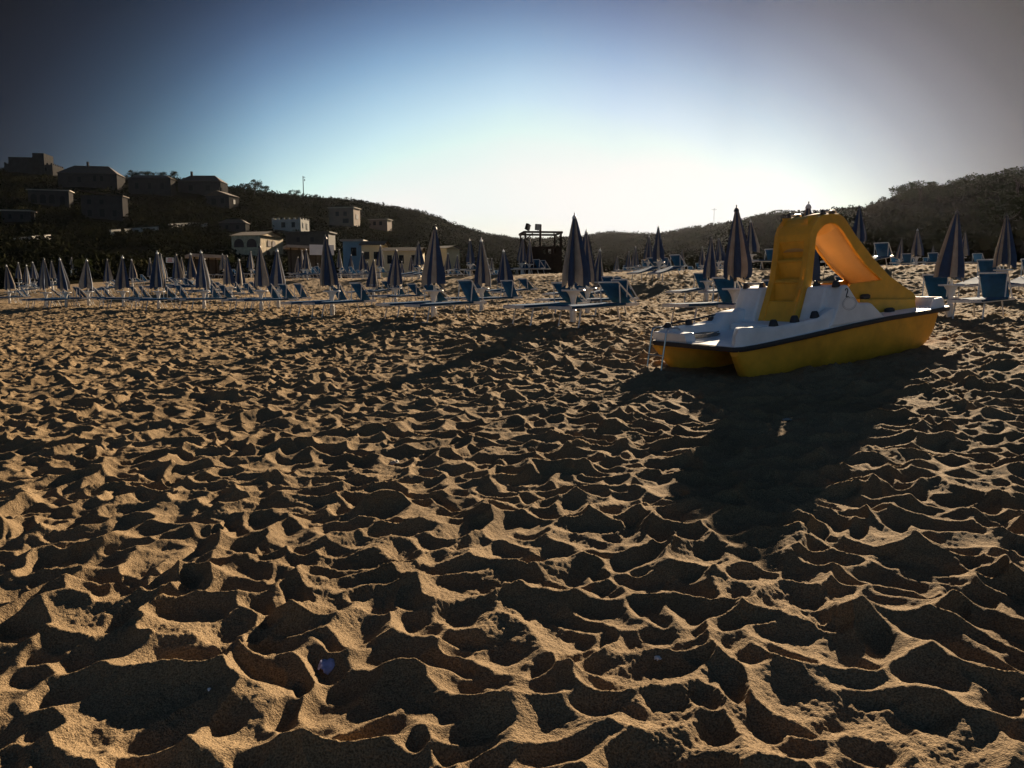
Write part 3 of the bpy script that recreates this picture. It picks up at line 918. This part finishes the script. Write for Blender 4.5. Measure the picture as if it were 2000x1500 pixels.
# ------------------------------------------------------------------ houses on the hill
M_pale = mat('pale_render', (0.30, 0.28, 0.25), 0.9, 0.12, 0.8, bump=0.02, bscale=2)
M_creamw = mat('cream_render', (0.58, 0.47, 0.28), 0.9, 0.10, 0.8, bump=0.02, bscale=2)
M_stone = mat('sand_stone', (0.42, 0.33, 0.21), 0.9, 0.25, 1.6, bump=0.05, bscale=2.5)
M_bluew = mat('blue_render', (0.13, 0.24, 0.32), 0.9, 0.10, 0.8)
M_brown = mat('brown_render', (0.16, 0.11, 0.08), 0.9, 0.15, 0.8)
M_dim = mat('dimmed_render', (0.042, 0.040, 0.040), 0.95, 0.15, 0.8, spec=0.0)  # dimness of the left slope is put into the wall colour
M_dark = mat('dark_boards', (0.05, 0.042, 0.035), 0.9, 0.25, 1.2)  # plain dark brown for bar boards and dark house walls
M_tile = mat('roof_tiles', (0.07, 0.045, 0.03), 0.9, 0.3, 2.5, bump=0.06, bscale=5)
M_slab = mat('roof_slab', (0.30, 0.26, 0.22), 0.9, 0.15, 1.0)
M_shut = mat('wooden_shutters', (0.07, 0.035, 0.025), 0.8, 0.2, 5)
M_lattice = mat('white_boards', (0.70, 0.68, 0.66), 0.7, 0.05, 2)
HOUSES = []      # screen boxes kept free of scrub
def arch(w, h, n=8):
    r = w / 2
    return [(-r, 0), (r, 0)] + [(r * math.cos(math.pi * i / n), h - r + r * math.sin(math.pi * i / n)) for i in range(n + 1)]
def house(label, x0, x1, yt, yb, side=14, yaw=25, roof='flat', rh=8, wall=M_pale, roofm=M_tile, wins=(), swins=(), chim=None, blocks=(), cat='house', name='house', dist=None, shut=False):
    """front spans columns x0..x1, a further `side` columns show the right-hand wall"""
    xm = (x0 + x1) / 2
    P = hit(xm, yb) if dist is None else at_y(xm, yb, dist)
    k = P[1] / 1560 / math.cos(math.atan2(P[0], P[1])) * 1.0
    az_ = math.atan2(P[0], P[1])
    k = math.hypot(P[0], P[1]) / 1560 * math.cos(az_) ** 0
    W = (x1 - x0) * k * math.cos(az_) / math.cos(R(yaw)) ; D = max(3.0, side * k * math.cos(az_) / max(.2, math.sin(R(yaw))))
    H = (yb - yt) * k
    root = thing(name, label, cat, tuple(P), (0, 0, -az_ - R(yaw)))
    # local: x right, y away, front face at y=0
    mb = MB(); mb.box((-W/2, 0, -3.5), (W/2, D, H))
    w_ = mb.build('wall', wall, root)
    HOUSES.append((x0 - 2, x1 + side + 2, yt - rh - 2, yb + 1, math.hypot(P[0], P[1])))
    for (fa, fb, ft) in blocks:                        # higher or lower wings: fraction of width, top row
        hh = (yb - ft) * k
        MB().box((-W/2 + fa*W, -.25, -3.5), (-W/2 + fb*W, D * .8, hh)).build('wing', wall, root)
    e = .35
    rhm = rh * k
    if roof == 'flat':
        MB().box((-W/2 - e, -e, H + .003), (W/2 + e, D + e, H + max(.25, rhm))).build('roof', roofm, root)
    elif roof == 'hip':
        a = min(W, D) * .42
        mb = MB(); vs = [(-W/2-e, -e, H), (W/2+e, -e, H), (W/2+e, D+e, H), (-W/2-e, D+e, H), (-W/2+a, D/2, H+rhm), (W/2-a, D/2, H+rhm)]
        mb.add(vs, [(0,1,5,4), (1,2,5), (2,3,4,5), (3,0,4), (3,2,1,0)]); mb.build('roof', roofm, root)
    elif roof == 'gable':          # ridge runs across the view
        mb = MB(); vs = [(-W/2-e, -e, H), (W/2+e, -e, H), (W/2+e, D+e, H), (-W/2-e, D+e, H), (-W/2-e, D/2, H+rhm), (W/2+e, D/2, H+rhm)]
        mb.add(vs, [(0,1,5,4), (2,3,4,5), (3,2,1,0)]); mb.build('roof', roofm, root)
        mb = MB(); mb.prism([(0.02, H), (D - .02, H), (D/2, H + rhm - .12)], W/2 - .2, W/2, ax='x'); mb.prism([(0.02, H), (D - .02, H), (D/2, H + rhm - .12)], -W/2, -W/2 + .2, ax='x')
        mb.build('gable_end', wall, root)
    elif roof == 'front_gable':    # ridge runs away from the viewer
        mb = MB(); vs = [(-W/2-e, -e, H), (0, -e, H+rhm), (W/2+e, -e, H), (-W/2-e, D+e, H), (0, D+e, H+rhm), (W/2+e, D+e, H)]
        mb.add(vs, [(0,1,4,3), (1,2,5,4), (0,2,1), (3,4,5)]); mb.build('roof', roofm, root)
    elif roof == 'shed':
        mb = MB(); vs = [(-W/2-e, -e, H + rhm), (W/2+e, -e, H), (W/2+e, D+e, H), (-W/2-e, D+e, H + rhm)]
        mb.add(vs + [(a, b, c - .2) for a, b, c in vs], [(0,1,2,3), (7,6,5,4), (0,4,5,1), (1,5,6,2), (2,6,7,3), (3,7,4,0)]); mb.build('roof', roofm, root)
    elif roof == 'crenel':
        mb = MB(); mw = .55
        n_ = max(3, int(W / 1.25))
        for i in range(n_):
            c = -W/2 + mw/2 + (W - mw) * i / (n_ - 1)
            mb.box((c - mw/2, -.003, H), (c + mw/2, .25, H + rhm)); mb.box((c - mw/2, D - .25, H), (c + mw/2, D + .003, H + rhm))
        n_ = max(3, int(D / 1.25))
        for i in range(1, n_ - 1):
            c = mw/2 + (D - mw) * i / (n_ - 1)
            for xx in (-W/2 - .003, W/2 - .247): mb.box((xx, c - mw/2, H), (xx + .25, c + mw/2, H + rhm))
        mb.build('battlements', wall, root)
    def opening(c, zb, w, h, on_side, arched):
        o = arch(w, h) if arched else [(-w/2, 0), (w/2, 0), (w/2, h), (-w/2, h)]
        big = arch(w + .3, h + .15) if arched else [(-w/2 - .14, -.1), (w/2 + .14, -.1), (w/2 + .14, h + .14), (-w/2 - .14, h + .14)]
        f = MB(); p = MB()
        if on_side:
            f.prism([(c + a, zb + b) for a, b in big], W/2 - .02, W/2 + .05, ax='x'); p.prism([(c + a, zb + b) for a, b in o], W/2 - .01, W/2 + .09, ax='x')
        else:
            f.prism([(c + a, zb + b) for a, b in big], -.05, .02); p.prism([(c + a, zb + b) for a, b in o], -.09, .01)
        fo = f.build('window', wall, root); p.build('pane', M_shut if shut else M_glass, fo)
    for (fx, fz, fw, fh, ar) in wins: opening(-W/2 + fx*W, fz*H, fw*W, fh*H, False, ar)
    for (fx, fz, fw, fh, ar) in swins: opening(fx*D, fz*H, fw*D, fh*H, True, ar)
    if chim:
        for cx in chim:
            MB().box((-W/2 + cx*W - .3, D*.4, H), (-W/2 + cx*W + .3, D*.4 + .6, H + rhm + 1.2)).build('chimney', wall, root)
    return root
r3w = ((.25, .40, .12, .38, False), (.62, .40, .12, .38, False))
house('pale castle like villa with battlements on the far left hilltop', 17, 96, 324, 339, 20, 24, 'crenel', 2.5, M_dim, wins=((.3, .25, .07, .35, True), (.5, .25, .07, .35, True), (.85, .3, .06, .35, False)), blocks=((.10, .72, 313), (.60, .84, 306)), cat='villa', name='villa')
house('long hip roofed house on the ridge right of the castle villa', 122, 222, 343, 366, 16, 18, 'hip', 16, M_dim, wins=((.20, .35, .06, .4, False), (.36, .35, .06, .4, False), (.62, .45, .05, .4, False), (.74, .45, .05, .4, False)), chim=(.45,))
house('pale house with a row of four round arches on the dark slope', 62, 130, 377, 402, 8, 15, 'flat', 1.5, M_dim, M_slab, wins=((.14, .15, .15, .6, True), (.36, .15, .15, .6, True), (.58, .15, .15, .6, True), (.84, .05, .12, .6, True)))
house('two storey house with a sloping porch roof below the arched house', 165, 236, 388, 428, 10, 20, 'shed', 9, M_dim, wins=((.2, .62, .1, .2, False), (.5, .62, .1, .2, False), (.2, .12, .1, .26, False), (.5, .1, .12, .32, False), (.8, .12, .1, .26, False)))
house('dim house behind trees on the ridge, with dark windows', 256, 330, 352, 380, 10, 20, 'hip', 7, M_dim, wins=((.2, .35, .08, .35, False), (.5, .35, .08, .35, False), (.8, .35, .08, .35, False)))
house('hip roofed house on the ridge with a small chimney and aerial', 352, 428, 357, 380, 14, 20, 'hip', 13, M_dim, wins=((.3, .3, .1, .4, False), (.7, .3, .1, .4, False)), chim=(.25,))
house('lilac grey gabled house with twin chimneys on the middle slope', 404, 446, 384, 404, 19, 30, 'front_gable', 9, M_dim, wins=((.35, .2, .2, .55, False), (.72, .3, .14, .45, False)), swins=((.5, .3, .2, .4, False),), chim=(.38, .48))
house('small battlemented house whose right wall catches the sun', 533, 586, 430, 451, 17, 27, 'crenel', 3.0, M_pale, wins=((.4, .3, .14, .45, False), (.75, .3, .12, .45, False)), swins=((.3, .3, .16, .4, False), (.72, .2, .16, .5, False)))
house('grey house with two dark windows right of the battlemented house', 644, 690, 408, 441, 13, 22, 'flat', 1.5, M_brown, M_slab, wins=((.34, .55, .14, .24, False), (.66, .55, .14, .24, False), (.68, .15, .24, .25, False)), swins=((.5, .4, .3, .25, False),))
house('small brown house with paired windows at the foot of the bare hill', 722, 756, 430, 449, 9, 22, 'flat', 1.2, M_brown, M_slab, wins=((.3, .45, .16, .38, False), (.64, .45, .16, .38, False)))
house('two storey stone house with round arched windows and a loggia', 455, 508, 463, 502, 45, 30, 'gable', 10, M_stone, wins=((.26, .45, .34, .40, True), (.70, .45, .34, .40, True)), swins=((.36, .52, .14, .30, True), (.56, .52, .14, .30, True), (.30, .06, .14, .28, True), (.55, .06, .14, .28, True)), shut=True, dist=150)
house('dark flat roofed house stepping down beside the stone house', 560, 640, 456, 480, 14, 20, 'flat', 2, M_dark, M_dark, wins=((.3, .3, .08, .35, False), (.62, .3, .08, .35, False)), dist=165)
house('pale blue single storey beach house behind the umbrellas', 671, 706, 473, 512, 4, 12, 'flat', 2.5, M_bluew, M_slab, wins=((.58, .30, .30, .40, False),), dist=112)
house('cream beach house with dark shutters joined to the blue house', 707, 747, 480, 516, 10, 15, 'gable', 9, M_creamw, M_tile, wins=((.25, .25, .26, .40, False), (.72, .25, .26, .40, False)), dist=110)
house('long yellow bungalow with a low tiled roof behind the umbrellas', 748, 818, 491, 522, 6, 15, 'gable', 8, M_creamw, M_tile, wins=((.20, .22, .13, .52, False), (.52, .22, .13, .52, False), (.84, .22, .10, .52, False)), dist=104)
house('narrow dark house with a sunlit gable end left of the tower', 842, 872, 486, 508, 14, 40, 'gable', 6, M_creamw, M_dark, wins=((.5, .3, .2, .4, False),), dist=118)
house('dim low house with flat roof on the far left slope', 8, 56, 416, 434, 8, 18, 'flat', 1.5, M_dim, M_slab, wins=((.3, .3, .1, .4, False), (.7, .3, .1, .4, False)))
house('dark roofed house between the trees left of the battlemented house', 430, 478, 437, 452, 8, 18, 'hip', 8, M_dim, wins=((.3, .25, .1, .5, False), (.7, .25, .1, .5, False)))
# beach bars: open fronted, flat roofed
def shack(label, x0, x1, yt, yb, dist, roofm, panel=False):
    xm = (x0 + x1) / 2; P = at_y(xm, yb, dist); P[2] = gz(P[0], P[1])
    az_ = math.atan2(P[0], P[1]); k = math.hypot(P[0], P[1]) / 1560
    W = (x1 - x0) * k * math.cos(az_); H = at_y(xm, yt, dist)[2] - P[2]
    root = thing('beach_bar', label, 'beach bar', tuple(P), (0, 0, -az_ + R(8)))
    MB().prism([(-W/2 - .3, H - .28), (W/2 + .3, H - .40), (W/2 + .3, H - .12), (-W/2 - .3, H)], -.5, 3.6).build('roof', roofm, root)
    MB().box((-W/2 + .1, 2.4, -.5), (W/2 - .1, 2.6, H - .41)).build('back_wall', M_dark, root)
    MB().box((-W/2 + .3, .35, -.5), (W/2 - .3, .8, 1.05)).build('counter', M_dark, root)
    for i in range(5):
        x = -W/2 + .1 + (W - .2) * i / 4
        MB().box((x - .06, -.12, -.5), (x + .06, 0, H - .30 - .1 * i / 4)).build('post', M_wood, root)
    if panel: MB().box((W/2 - 1.7, -.62, H - 1.05), (W/2 + .9, -.52, H + .05)).build('panel', M_lattice, root)
    HOUSES.append((x0 - 2, x1 + 2, yt - 2, yb, dist))
    return root
shack('low dark beach bar with a long pinkish roof edge at left', 381, 436, 496, 532, 74, M_slab)
shack('low beach bar with a sunlit white panel on its flat roof', 568, 634, 479, 518, 88, M_slab, True)
# white sign with red lettering between the umbrellas
P = at_y(332, 513, 66); g = gz(P[0], P[1])
sg_ = thing('notice_board', 'small white notice board with faint red lines among the left umbrellas', 'sign', (P[0], P[1], g), (0, 0, R(22)))
zt = at_y(332, 503, 66)[2] - g; zb = at_y(332, 513, 66)[2] - g
MB().box((-.29, -.02, zb), (.29, .02, zt)).build('board', M_lattice, sg_)
mb = MB()
for i in range(3):
    z = zb + (zt - zb) * (.25 + .25 * i)
    mb.box((-.20 + .03 * i, -.026, z - .028), (.20 - .04 * (i % 2), -.0205, z + .028))
mb.build('lettering', mat('faded_red', (0.42, 0.10, 0.07), 0.8), sg_)
for x in (-.22, .22): MB().box((x - .03, .022, -.4), (x + .03, .07, zt)).build('post', M_wood, sg_)
# retaining walls along the road
def wall(label, pts, h=1.0):
    mb = MB(); Q = [hit(px, py) for px, py in pts]
    o = Q[0]
    for a, b in zip(Q[:-1], Q[1:]):
        a = a - o; b = b - o
        n_ = np.array([b[1] - a[1], -(b[0] - a[0]), 0]); n_ = n_ / np.linalg.norm(n_) * .2
        vs = []
        for p in (a, b):
            for q, z in ((n_, -1.5), (-n_, -1.5), (-n_, h), (n_, h)): vs.append(tuple(p + q + np.array([0, 0, z])))
        mb.add(vs, [(0,1,2,3), (7,6,5,4), (0,4,5,1), (1,5,6,2), (2,6,7,3), (3,7,4,0)])
    w_ = mb.build('roadside_wall', M_pale); w_.location = tuple(o)
    return tag(w_, label, 'wall')
wall('long pale roadside wall low on the far left slope', [(28, 476), (60, 472), (98, 468)])
wall('pale roadside wall on the slope above the white notice board', [(216, 460), (262, 456), (310, 453)], 1.2)
wall('low pale wall on the slope above the left beach bar', [(330, 446), (372, 443), (405, 444)], 1.0)

# floodlight tower
P = at_y(1055, 534, 50); g = gz(P[0], P[1])
def tz_(py): return at_y(1055, py, 50)[2] - g
tw = thing('floodlight_tower', 'dark timber tower with two floodlights on its open top frame', 'tower', (P[0], P[1], g), (0, 0, R(7)))
zt = tz_(458); zw = tz_(484); hw = 34 * 50 / 1560
for sx in (-1, 1):
    for sy in (-1, 1):
        MB().box((sx*hw - .055, sy*hw - .055, -.5), (sx*hw + .055, sy*hw + .055, zt)).build('post', M_wood, tw)
for a, b in (((-1,-1),(1,-1)), ((1,-1),(1,1)), ((1,1),(-1,1)), ((-1,1),(-1,-1))):
    MB().bar((a[0]*hw*1.06, a[1]*hw*1.06, zt + .06), (b[0]*hw*1.06, b[1]*hw*1.06, zt + .06 + .004 * (a[0] != b[0])), .09, .12).build('top_beam', M_wood, tw)
for sx in (-1, 1): MB().bar((sx * hw, -hw - .01, zt - .45), (sx * (hw - .45), -hw - .01, zt), .06, .06).build('brace', M_wood, tw)
mb = MB(); npl = 14
for i in range(npl):
    x = -hw + .07 + (2*hw - .14) * i / (npl - 1)
    slit = i in (7, 9, 11)
    mb.box((x - .078, -hw - .03, -.4), (x + .078, -hw + .0, zw - (.42 if slit else 0) + .01 * (i % 2)))
mb.box((-hw, -hw - .05, zw - .10), (hw, -hw - .031, zw + .02)); mb.build('plank_wall', M_wood, tw)
for sx in (-1, 1): MB().box((sx*hw - .02, -hw + .06, -.4), (sx*hw + .02, hw - .06, zw)).build('plank_wall', M_wood, tw)
MB().tube([(.02, 0.1, -.3), (.02, 0.1, tz_(438))], .075, 8).build('mast', M_wood, tw, True)
MB().box((-.10, .06, tz_(444)), (.02, .14, tz_(442))).build('bracket', M_wood, tw)
for cx, tilt, yw in ((-29 * 50 / 1560, .25, .9), (-10 * 50 / 1560, .05, .1)):
    f = MB(); M_ = Matrix.Translation((cx, -hw, tz_(446.5))) @ Euler((tilt * .6, tilt, yw)).to_matrix().to_4x4()
    f.box((-.16, -.08, -.18), (.16, .10, .18), M=M_)
    fo = f.build('floodlight', M_wood, tw, False, .012)
    l_ = MB(); l_.box((-.13, -.092, -.15), (.13, -.081, .15), M=M_); l_.build('lens', M_lens, fo)
    s_ = MB(); s_.tube([(cx, -hw, zt + .1), (cx, -hw, tz_(449.5))], .02, 6); s_.build('stem', M_wood, fo)
# utility pole on the ridge and the thin mast on the far hill
P = hit(593, 388); k = math.hypot(P[0], P[1]) / 1560
up = thing('utility_pole', 'tall thin utility pole standing alone on the left ridge', 'utility pole', tuple(P))
H = (388 - 347) * k
MB().tube([(0, 0, -2), (0, 0, H)], [.20, .14], 8).build('pole', M_wood, up, True)
MB().box((-.1, -.1, H - .55), (.9, .1, H - .35)).build('crossarm', M_wood, up)
MB().box((.45, -.15, H - 1.9), (.75, .15, H - 1.2)).build('transformer', M_wood, up)
P = hit(1394, 443); k = math.hypot(P[0], P[1]) / 1560
an = thing('aerial_mast', 'very thin aerial mast with a short crossbar on the far hill', 'aerial', tuple(P))
H = (443 - 408) * k
MB().tube([(0, 0, -2), (0, 0, H)], .10, 6).build('pole', M_steel, an, True)
MB().bar((-1.5, 0, H - .9), (1.5, 0, H - .9), .12, .12).build('crossbar', M_steel, an)

# ------------------------------------------------------------------ trees and scrub
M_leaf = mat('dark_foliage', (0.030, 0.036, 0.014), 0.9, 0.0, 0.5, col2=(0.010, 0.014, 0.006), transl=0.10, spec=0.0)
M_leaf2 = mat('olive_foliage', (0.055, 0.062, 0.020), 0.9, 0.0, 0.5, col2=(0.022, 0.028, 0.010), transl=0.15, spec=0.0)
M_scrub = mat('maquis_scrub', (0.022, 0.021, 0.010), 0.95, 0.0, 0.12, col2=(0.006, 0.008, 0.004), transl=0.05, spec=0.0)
M_bark = mat('bark', (0.03, 0.024, 0.018), 0.95, 0.3, 3)
def leaf_cloud(rng, centers, radii, per, size):
    """many small leaf faces spread through clumps"""
    n = len(centers) * per
    c = np.repeat(np.asarray(centers), per, 0); r = np.repeat(np.asarray(radii), per, 0)
    d = rng.normal(size=(n, 3)); d /= np.linalg.norm(d, axis=1)[:, None]
    p = c + d * r * (rng.random((n, 1)) ** .42)
    a = rng.normal(size=(n, 3)); a /= np.linalg.norm(a, axis=1)[:, None]
    b = np.cross(a, rng.normal(size=(n, 3))); b /= np.linalg.norm(b, axis=1)[:, None]
    s = size * rng.uniform(.5, 1.3, (n, 1)) if np.isscalar(size) else np.repeat(size, per)[:, None] * rng.uniform(.5, 1.3, (n, 1))
    v = np.stack([p - a*s - b*s*.6, p + a*s - b*s*.5, p + a*s*.8 + b*s*.6, p - a*s*.7 + b*s*.7], 1).reshape(-1, 3)
    return v
def quad_mesh(name, v, m):
    me = bpy.data.meshes.new(name); n = len(v) // 4
    me.vertices.add(len(v)); me.vertices.foreach_set('co', v.astype(np.float32).ravel())
    me.loops.add(n * 4); me.loops.foreach_set('vertex_index', np.arange(n * 4, dtype=np.int32))
    me.polygons.add(n); me.polygons.foreach_set('loop_start', np.arange(0, n * 4, 4, dtype=np.int32))
    me.materials.append(m); me.update(calc_edges=True); me.validate()
    return me
rng = np.random.default_rng(5)
CROWNS = []
for q in range(5):
    nc = 26
    th = rng.uniform(0, 6.28, nc); rr_ = rng.random(nc) ** .5 * .40; zz = rng.uniform(.30, .86, nc)
    sh = 1 - ((zz - .55) / .5) ** 2 * .6
    cs = np.stack([rr_ * np.cos(th) * sh, rr_ * np.sin(th) * sh, zz], 1)
    CROWNS.append(leaf_cloud(rng, cs, rng.uniform(.10, .19, (nc, 1)) * np.array([[1, 1, .75]]), 60, .022))
CM = [(quad_mesh('crown', c, M_leaf), quad_mesh('crown', c, M_leaf2)) for c in CROWNS]
mb = MB(); mb.tube([(0, 0, -.15), (.01, 0, .12), (.03, .02, .34), (.02, .05, .6)], [.035, .028, .02, .008], 7)
mb.tube([(.02, .01, .28), (-.1, .04, .45), (-.18, .03, .6)], [.016, .011, .004], 6); mb.tube([(.02, .01, .30), (.14, -.05, .44), (.22, -.02, .58)], [.016, .011, .004], 6)
TM = mb.mesh('trunk', M_bark, True)
def tree(px, yb, wpx, hpx, q, olive, label, dist=None, name='tree', cat='tree', group=None):
    P = hit(px, yb) if dist is None else at_y(px, yb, dist)
    if dist is not None: P[2] = gz(P[0], P[1])
    k = math.hypot(P[0], P[1]) / 1560
    t = thing(name, label, cat, tuple(P), (0, 0, q * 1.9), group)
    t.scale = (wpx * k, wpx * k, hpx * k * 1.04)
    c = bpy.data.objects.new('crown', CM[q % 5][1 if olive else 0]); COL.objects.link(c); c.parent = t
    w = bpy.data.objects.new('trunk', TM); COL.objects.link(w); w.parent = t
    return t
TREES = [
 (258, 362, 30, 26, 0, 0, 'rounded dark tree at the left end of the ridge hedge'),
 (284, 360, 30, 24, 1, 0, 'dark bushy tree in the middle of the ridge hedge'),
 (308, 360, 26, 22, 2, 0, 'small dark tree in the ridge hedge left of the flat topped one'),
 (331, 358, 34, 22, 3, 0, 'spreading flat topped dark tree beside the chimney house'),
 (478, 381, 30, 22, 4, 0, 'low dark tree at the left end of the ridge clump'),
 (497, 383, 32, 30, 0, 0, 'tallest dark tree of the ridge clump left of the utility pole'),
 (515, 385, 28, 22, 1, 0, 'rounded dark tree at the right end of the ridge clump'),
 (575, 391, 30, 20, 2, 0, 'round dark bush just left of the utility pole'),
 (612, 394, 22, 14, 3, 0, 'small dark bush just right of the utility pole'),
 (668, 478, 46, 44, 1, 1, 'olive green tree just left of the blue beach house roof'),
 (768, 470, 42, 36, 2, 1, 'olive green tree behind the yellow bungalow, left one'),
 (800, 474, 34, 26, 3, 1, 'smaller olive tree behind the yellow bungalow, right one'),
 (596, 515, 26, 18, 4, 1, 'bright green bush in front of the stone house'),
 (440, 505, 34, 30, 0, 1, 'dim olive tree left of the stone house'),
 (160, 512, 40, 34, 1, 1, 'dim olive tree above the far left umbrellas'),
 (1525, 424, 42, 14, 2, 0, 'low dark shrub on the skyline above the slide'),
 (1765, 402, 60, 46, 3, 0, 'dark rounded tree on the right hill, left of the tall clump'),
 (1798, 404, 74, 54, 4, 0, 'big dark rounded tree on the right hill skyline'),
 (1832, 402, 56, 40, 0, 0, 'dark tree in the notch of the right skyline'),
 (1868, 400, 70, 54, 1, 0, 'wide dark tree right of the skyline notch'),
 (1905, 396, 74, 60, 2, 0, 'tall dark tree on the upper right hill'),
 (1945, 392, 80, 58, 3, 0, 'dark tree second from the right frame edge'),
 (1988, 392, 84, 66, 4, 0, 'tall dark tree at the right frame edge'),
 (1960, 462, 120, 90, 0, 0, 'large black tree on the slope at far right'),
]
for a in TREES:
    px, yb, w, h, q, ol, lab = a
    dist = {668: 120, 768: 118, 800: 118, 596: 120, 440: 120, 160: 100}.get(px)
    tree(px, yb, w, h * (.84 if px > 1750 else 1), q, ol, lab, dist)
# low scrub covering the hillsides: countless bushes, one object
cand = 30000
paz = rng.uniform(R(-44), R(44), cand); u = rng.random(cand)
pxs = 1000 + 1560 * np.tan(paz) * 1.0
r0 = np.interp(pxs, RD_X, B0_R); r1 = np.interp(pxs, RD_X, RD_R)
rad = r0 + (r1 - r0) * (0.03 + 1.0 * u ** 1.0)
x = rad * np.sin(paz); y = rad * np.cos(paz)
keep = fbm(x / 18, y / 18, 3, 31.0) > -0.42
x, y, rad = x[keep], y[keep], rad[keep]
z = land(x, y)
V = np.stack([x, y, z + .8], 1) - CAMP
f = V @ VF; sx = 1000 + 1560 * V[:, 0] / f; sy = 750 - 1560 * (V @ VU) / f
ok = np.ones(len(x), bool)
for (a, b, c, d, rd) in HOUSES:
    ok &= ~((sx > a - 4) & (sx < b + 4) & (sy > c) & (sy < d + 3) & (rad < rd + 12))
x, y, z = x[ok], y[ok], z[ok]
n = len(x)
sz = rng.uniform(.5, 1.5, n) * (1 + .4 * rng.random(n))
cen = np.stack([x, y, z + sz * .35], 1)
v = leaf_cloud(rng, cen, np.stack([sz * 1.25, sz * 1.25, sz * .65], 1), 16, sz * .22)
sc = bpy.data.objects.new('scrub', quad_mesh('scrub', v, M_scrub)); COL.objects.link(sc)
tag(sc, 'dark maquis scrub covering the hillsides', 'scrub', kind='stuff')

# ------------------------------------------------------------------ scraps on the sand
def scrap(px, py, size, m, label, cat, seed, name):
    rnd = random.Random(seed); r = ray(px, py)
    ts = np.linspace(1.5, 30, 4000); Pp = CAMP + ts[:, None] * r
    dz = Pp[:, 2] - (beach(Pp[:, 0], Pp[:, 1]) + relief(Pp[:, 0], Pp[:, 1]))
    P = Pp[np.where(dz < 0)[0][0]]
    mb = MB(); rings = []
    for i in range(7):
        u = i / 6; ring = []
        for k in range(6):
            v = k / 5
            ring.append((size * (u - .5) * 1.2, size * (v - .5) * (.35 + .65 * math.sin(math.pi * u)) , size * (.25 * math.sin(math.pi * v) + .18 * rnd.random() + .1 * math.sin(5 * u))))
        rings.append(ring)
    mb.loft(rings, False)
    o = mb.build(name, m, None, True)
    so = o.modifiers.new('t', 'SOLIDIFY'); so.thickness = size * .03
    o.location = tuple(P + np.array([0, 0, -.004])); o.rotation_euler = (rnd.uniform(-.3, .3), rnd.uniform(-.3, .3), rnd.uniform(0, 6))
    return tag(o, label, cat)
scrap(640, 1303, .075, M_plum, 'crumpled lilac and white scrap on the foreground sand', 'scrap', 1, 'litter')
scrap(410, 1347, .018, M_lattice, 'tiny white chip on the foreground sand at lower left', 'chip', 2, 'shell_chip')
scrap(1537, 822, .07, M_slab, 'small pale scrap lying in the shadow of the pedal boat', 'scrap', 3, 'litter')
scrap(1285, 1285, .03, M_lattice, 'small white chip in a dark hollow at lower right of centre', 'chip', 4, 'shell_chip')
tw_ = scrap(770, 906, .07, M_slab, 'pale curled leaf on the sand left of the boat shadow', 'leaf', 5, 'dry_leaf')

# ------------------------------------------------------------------ thin evening haze over the bay
hz = MB(); hz.box((-1150, -60, -14), (1150, 1150, 140))
M_haze = bpy.data.materials.new('haze'); M_haze.use_nodes = True
hn = M_haze.node_tree.nodes; hn.clear()
ho = hn.new('ShaderNodeOutputMaterial'); hv = hn.new('ShaderNodeVolumePrincipled')
hv.inputs['Color'].default_value = (0.76, 0.80, 0.90, 1); hv.inputs['Density'].default_value = 0.00002; hv.inputs['Anisotropy'].default_value = 0.65
M_haze.node_tree.links.new(hv.outputs[0], ho.inputs['Volume'])
hzo = hz.build('haze', M_haze)
tag(hzo, 'thin evening haze over the bay', 'haze', kind='stuff')
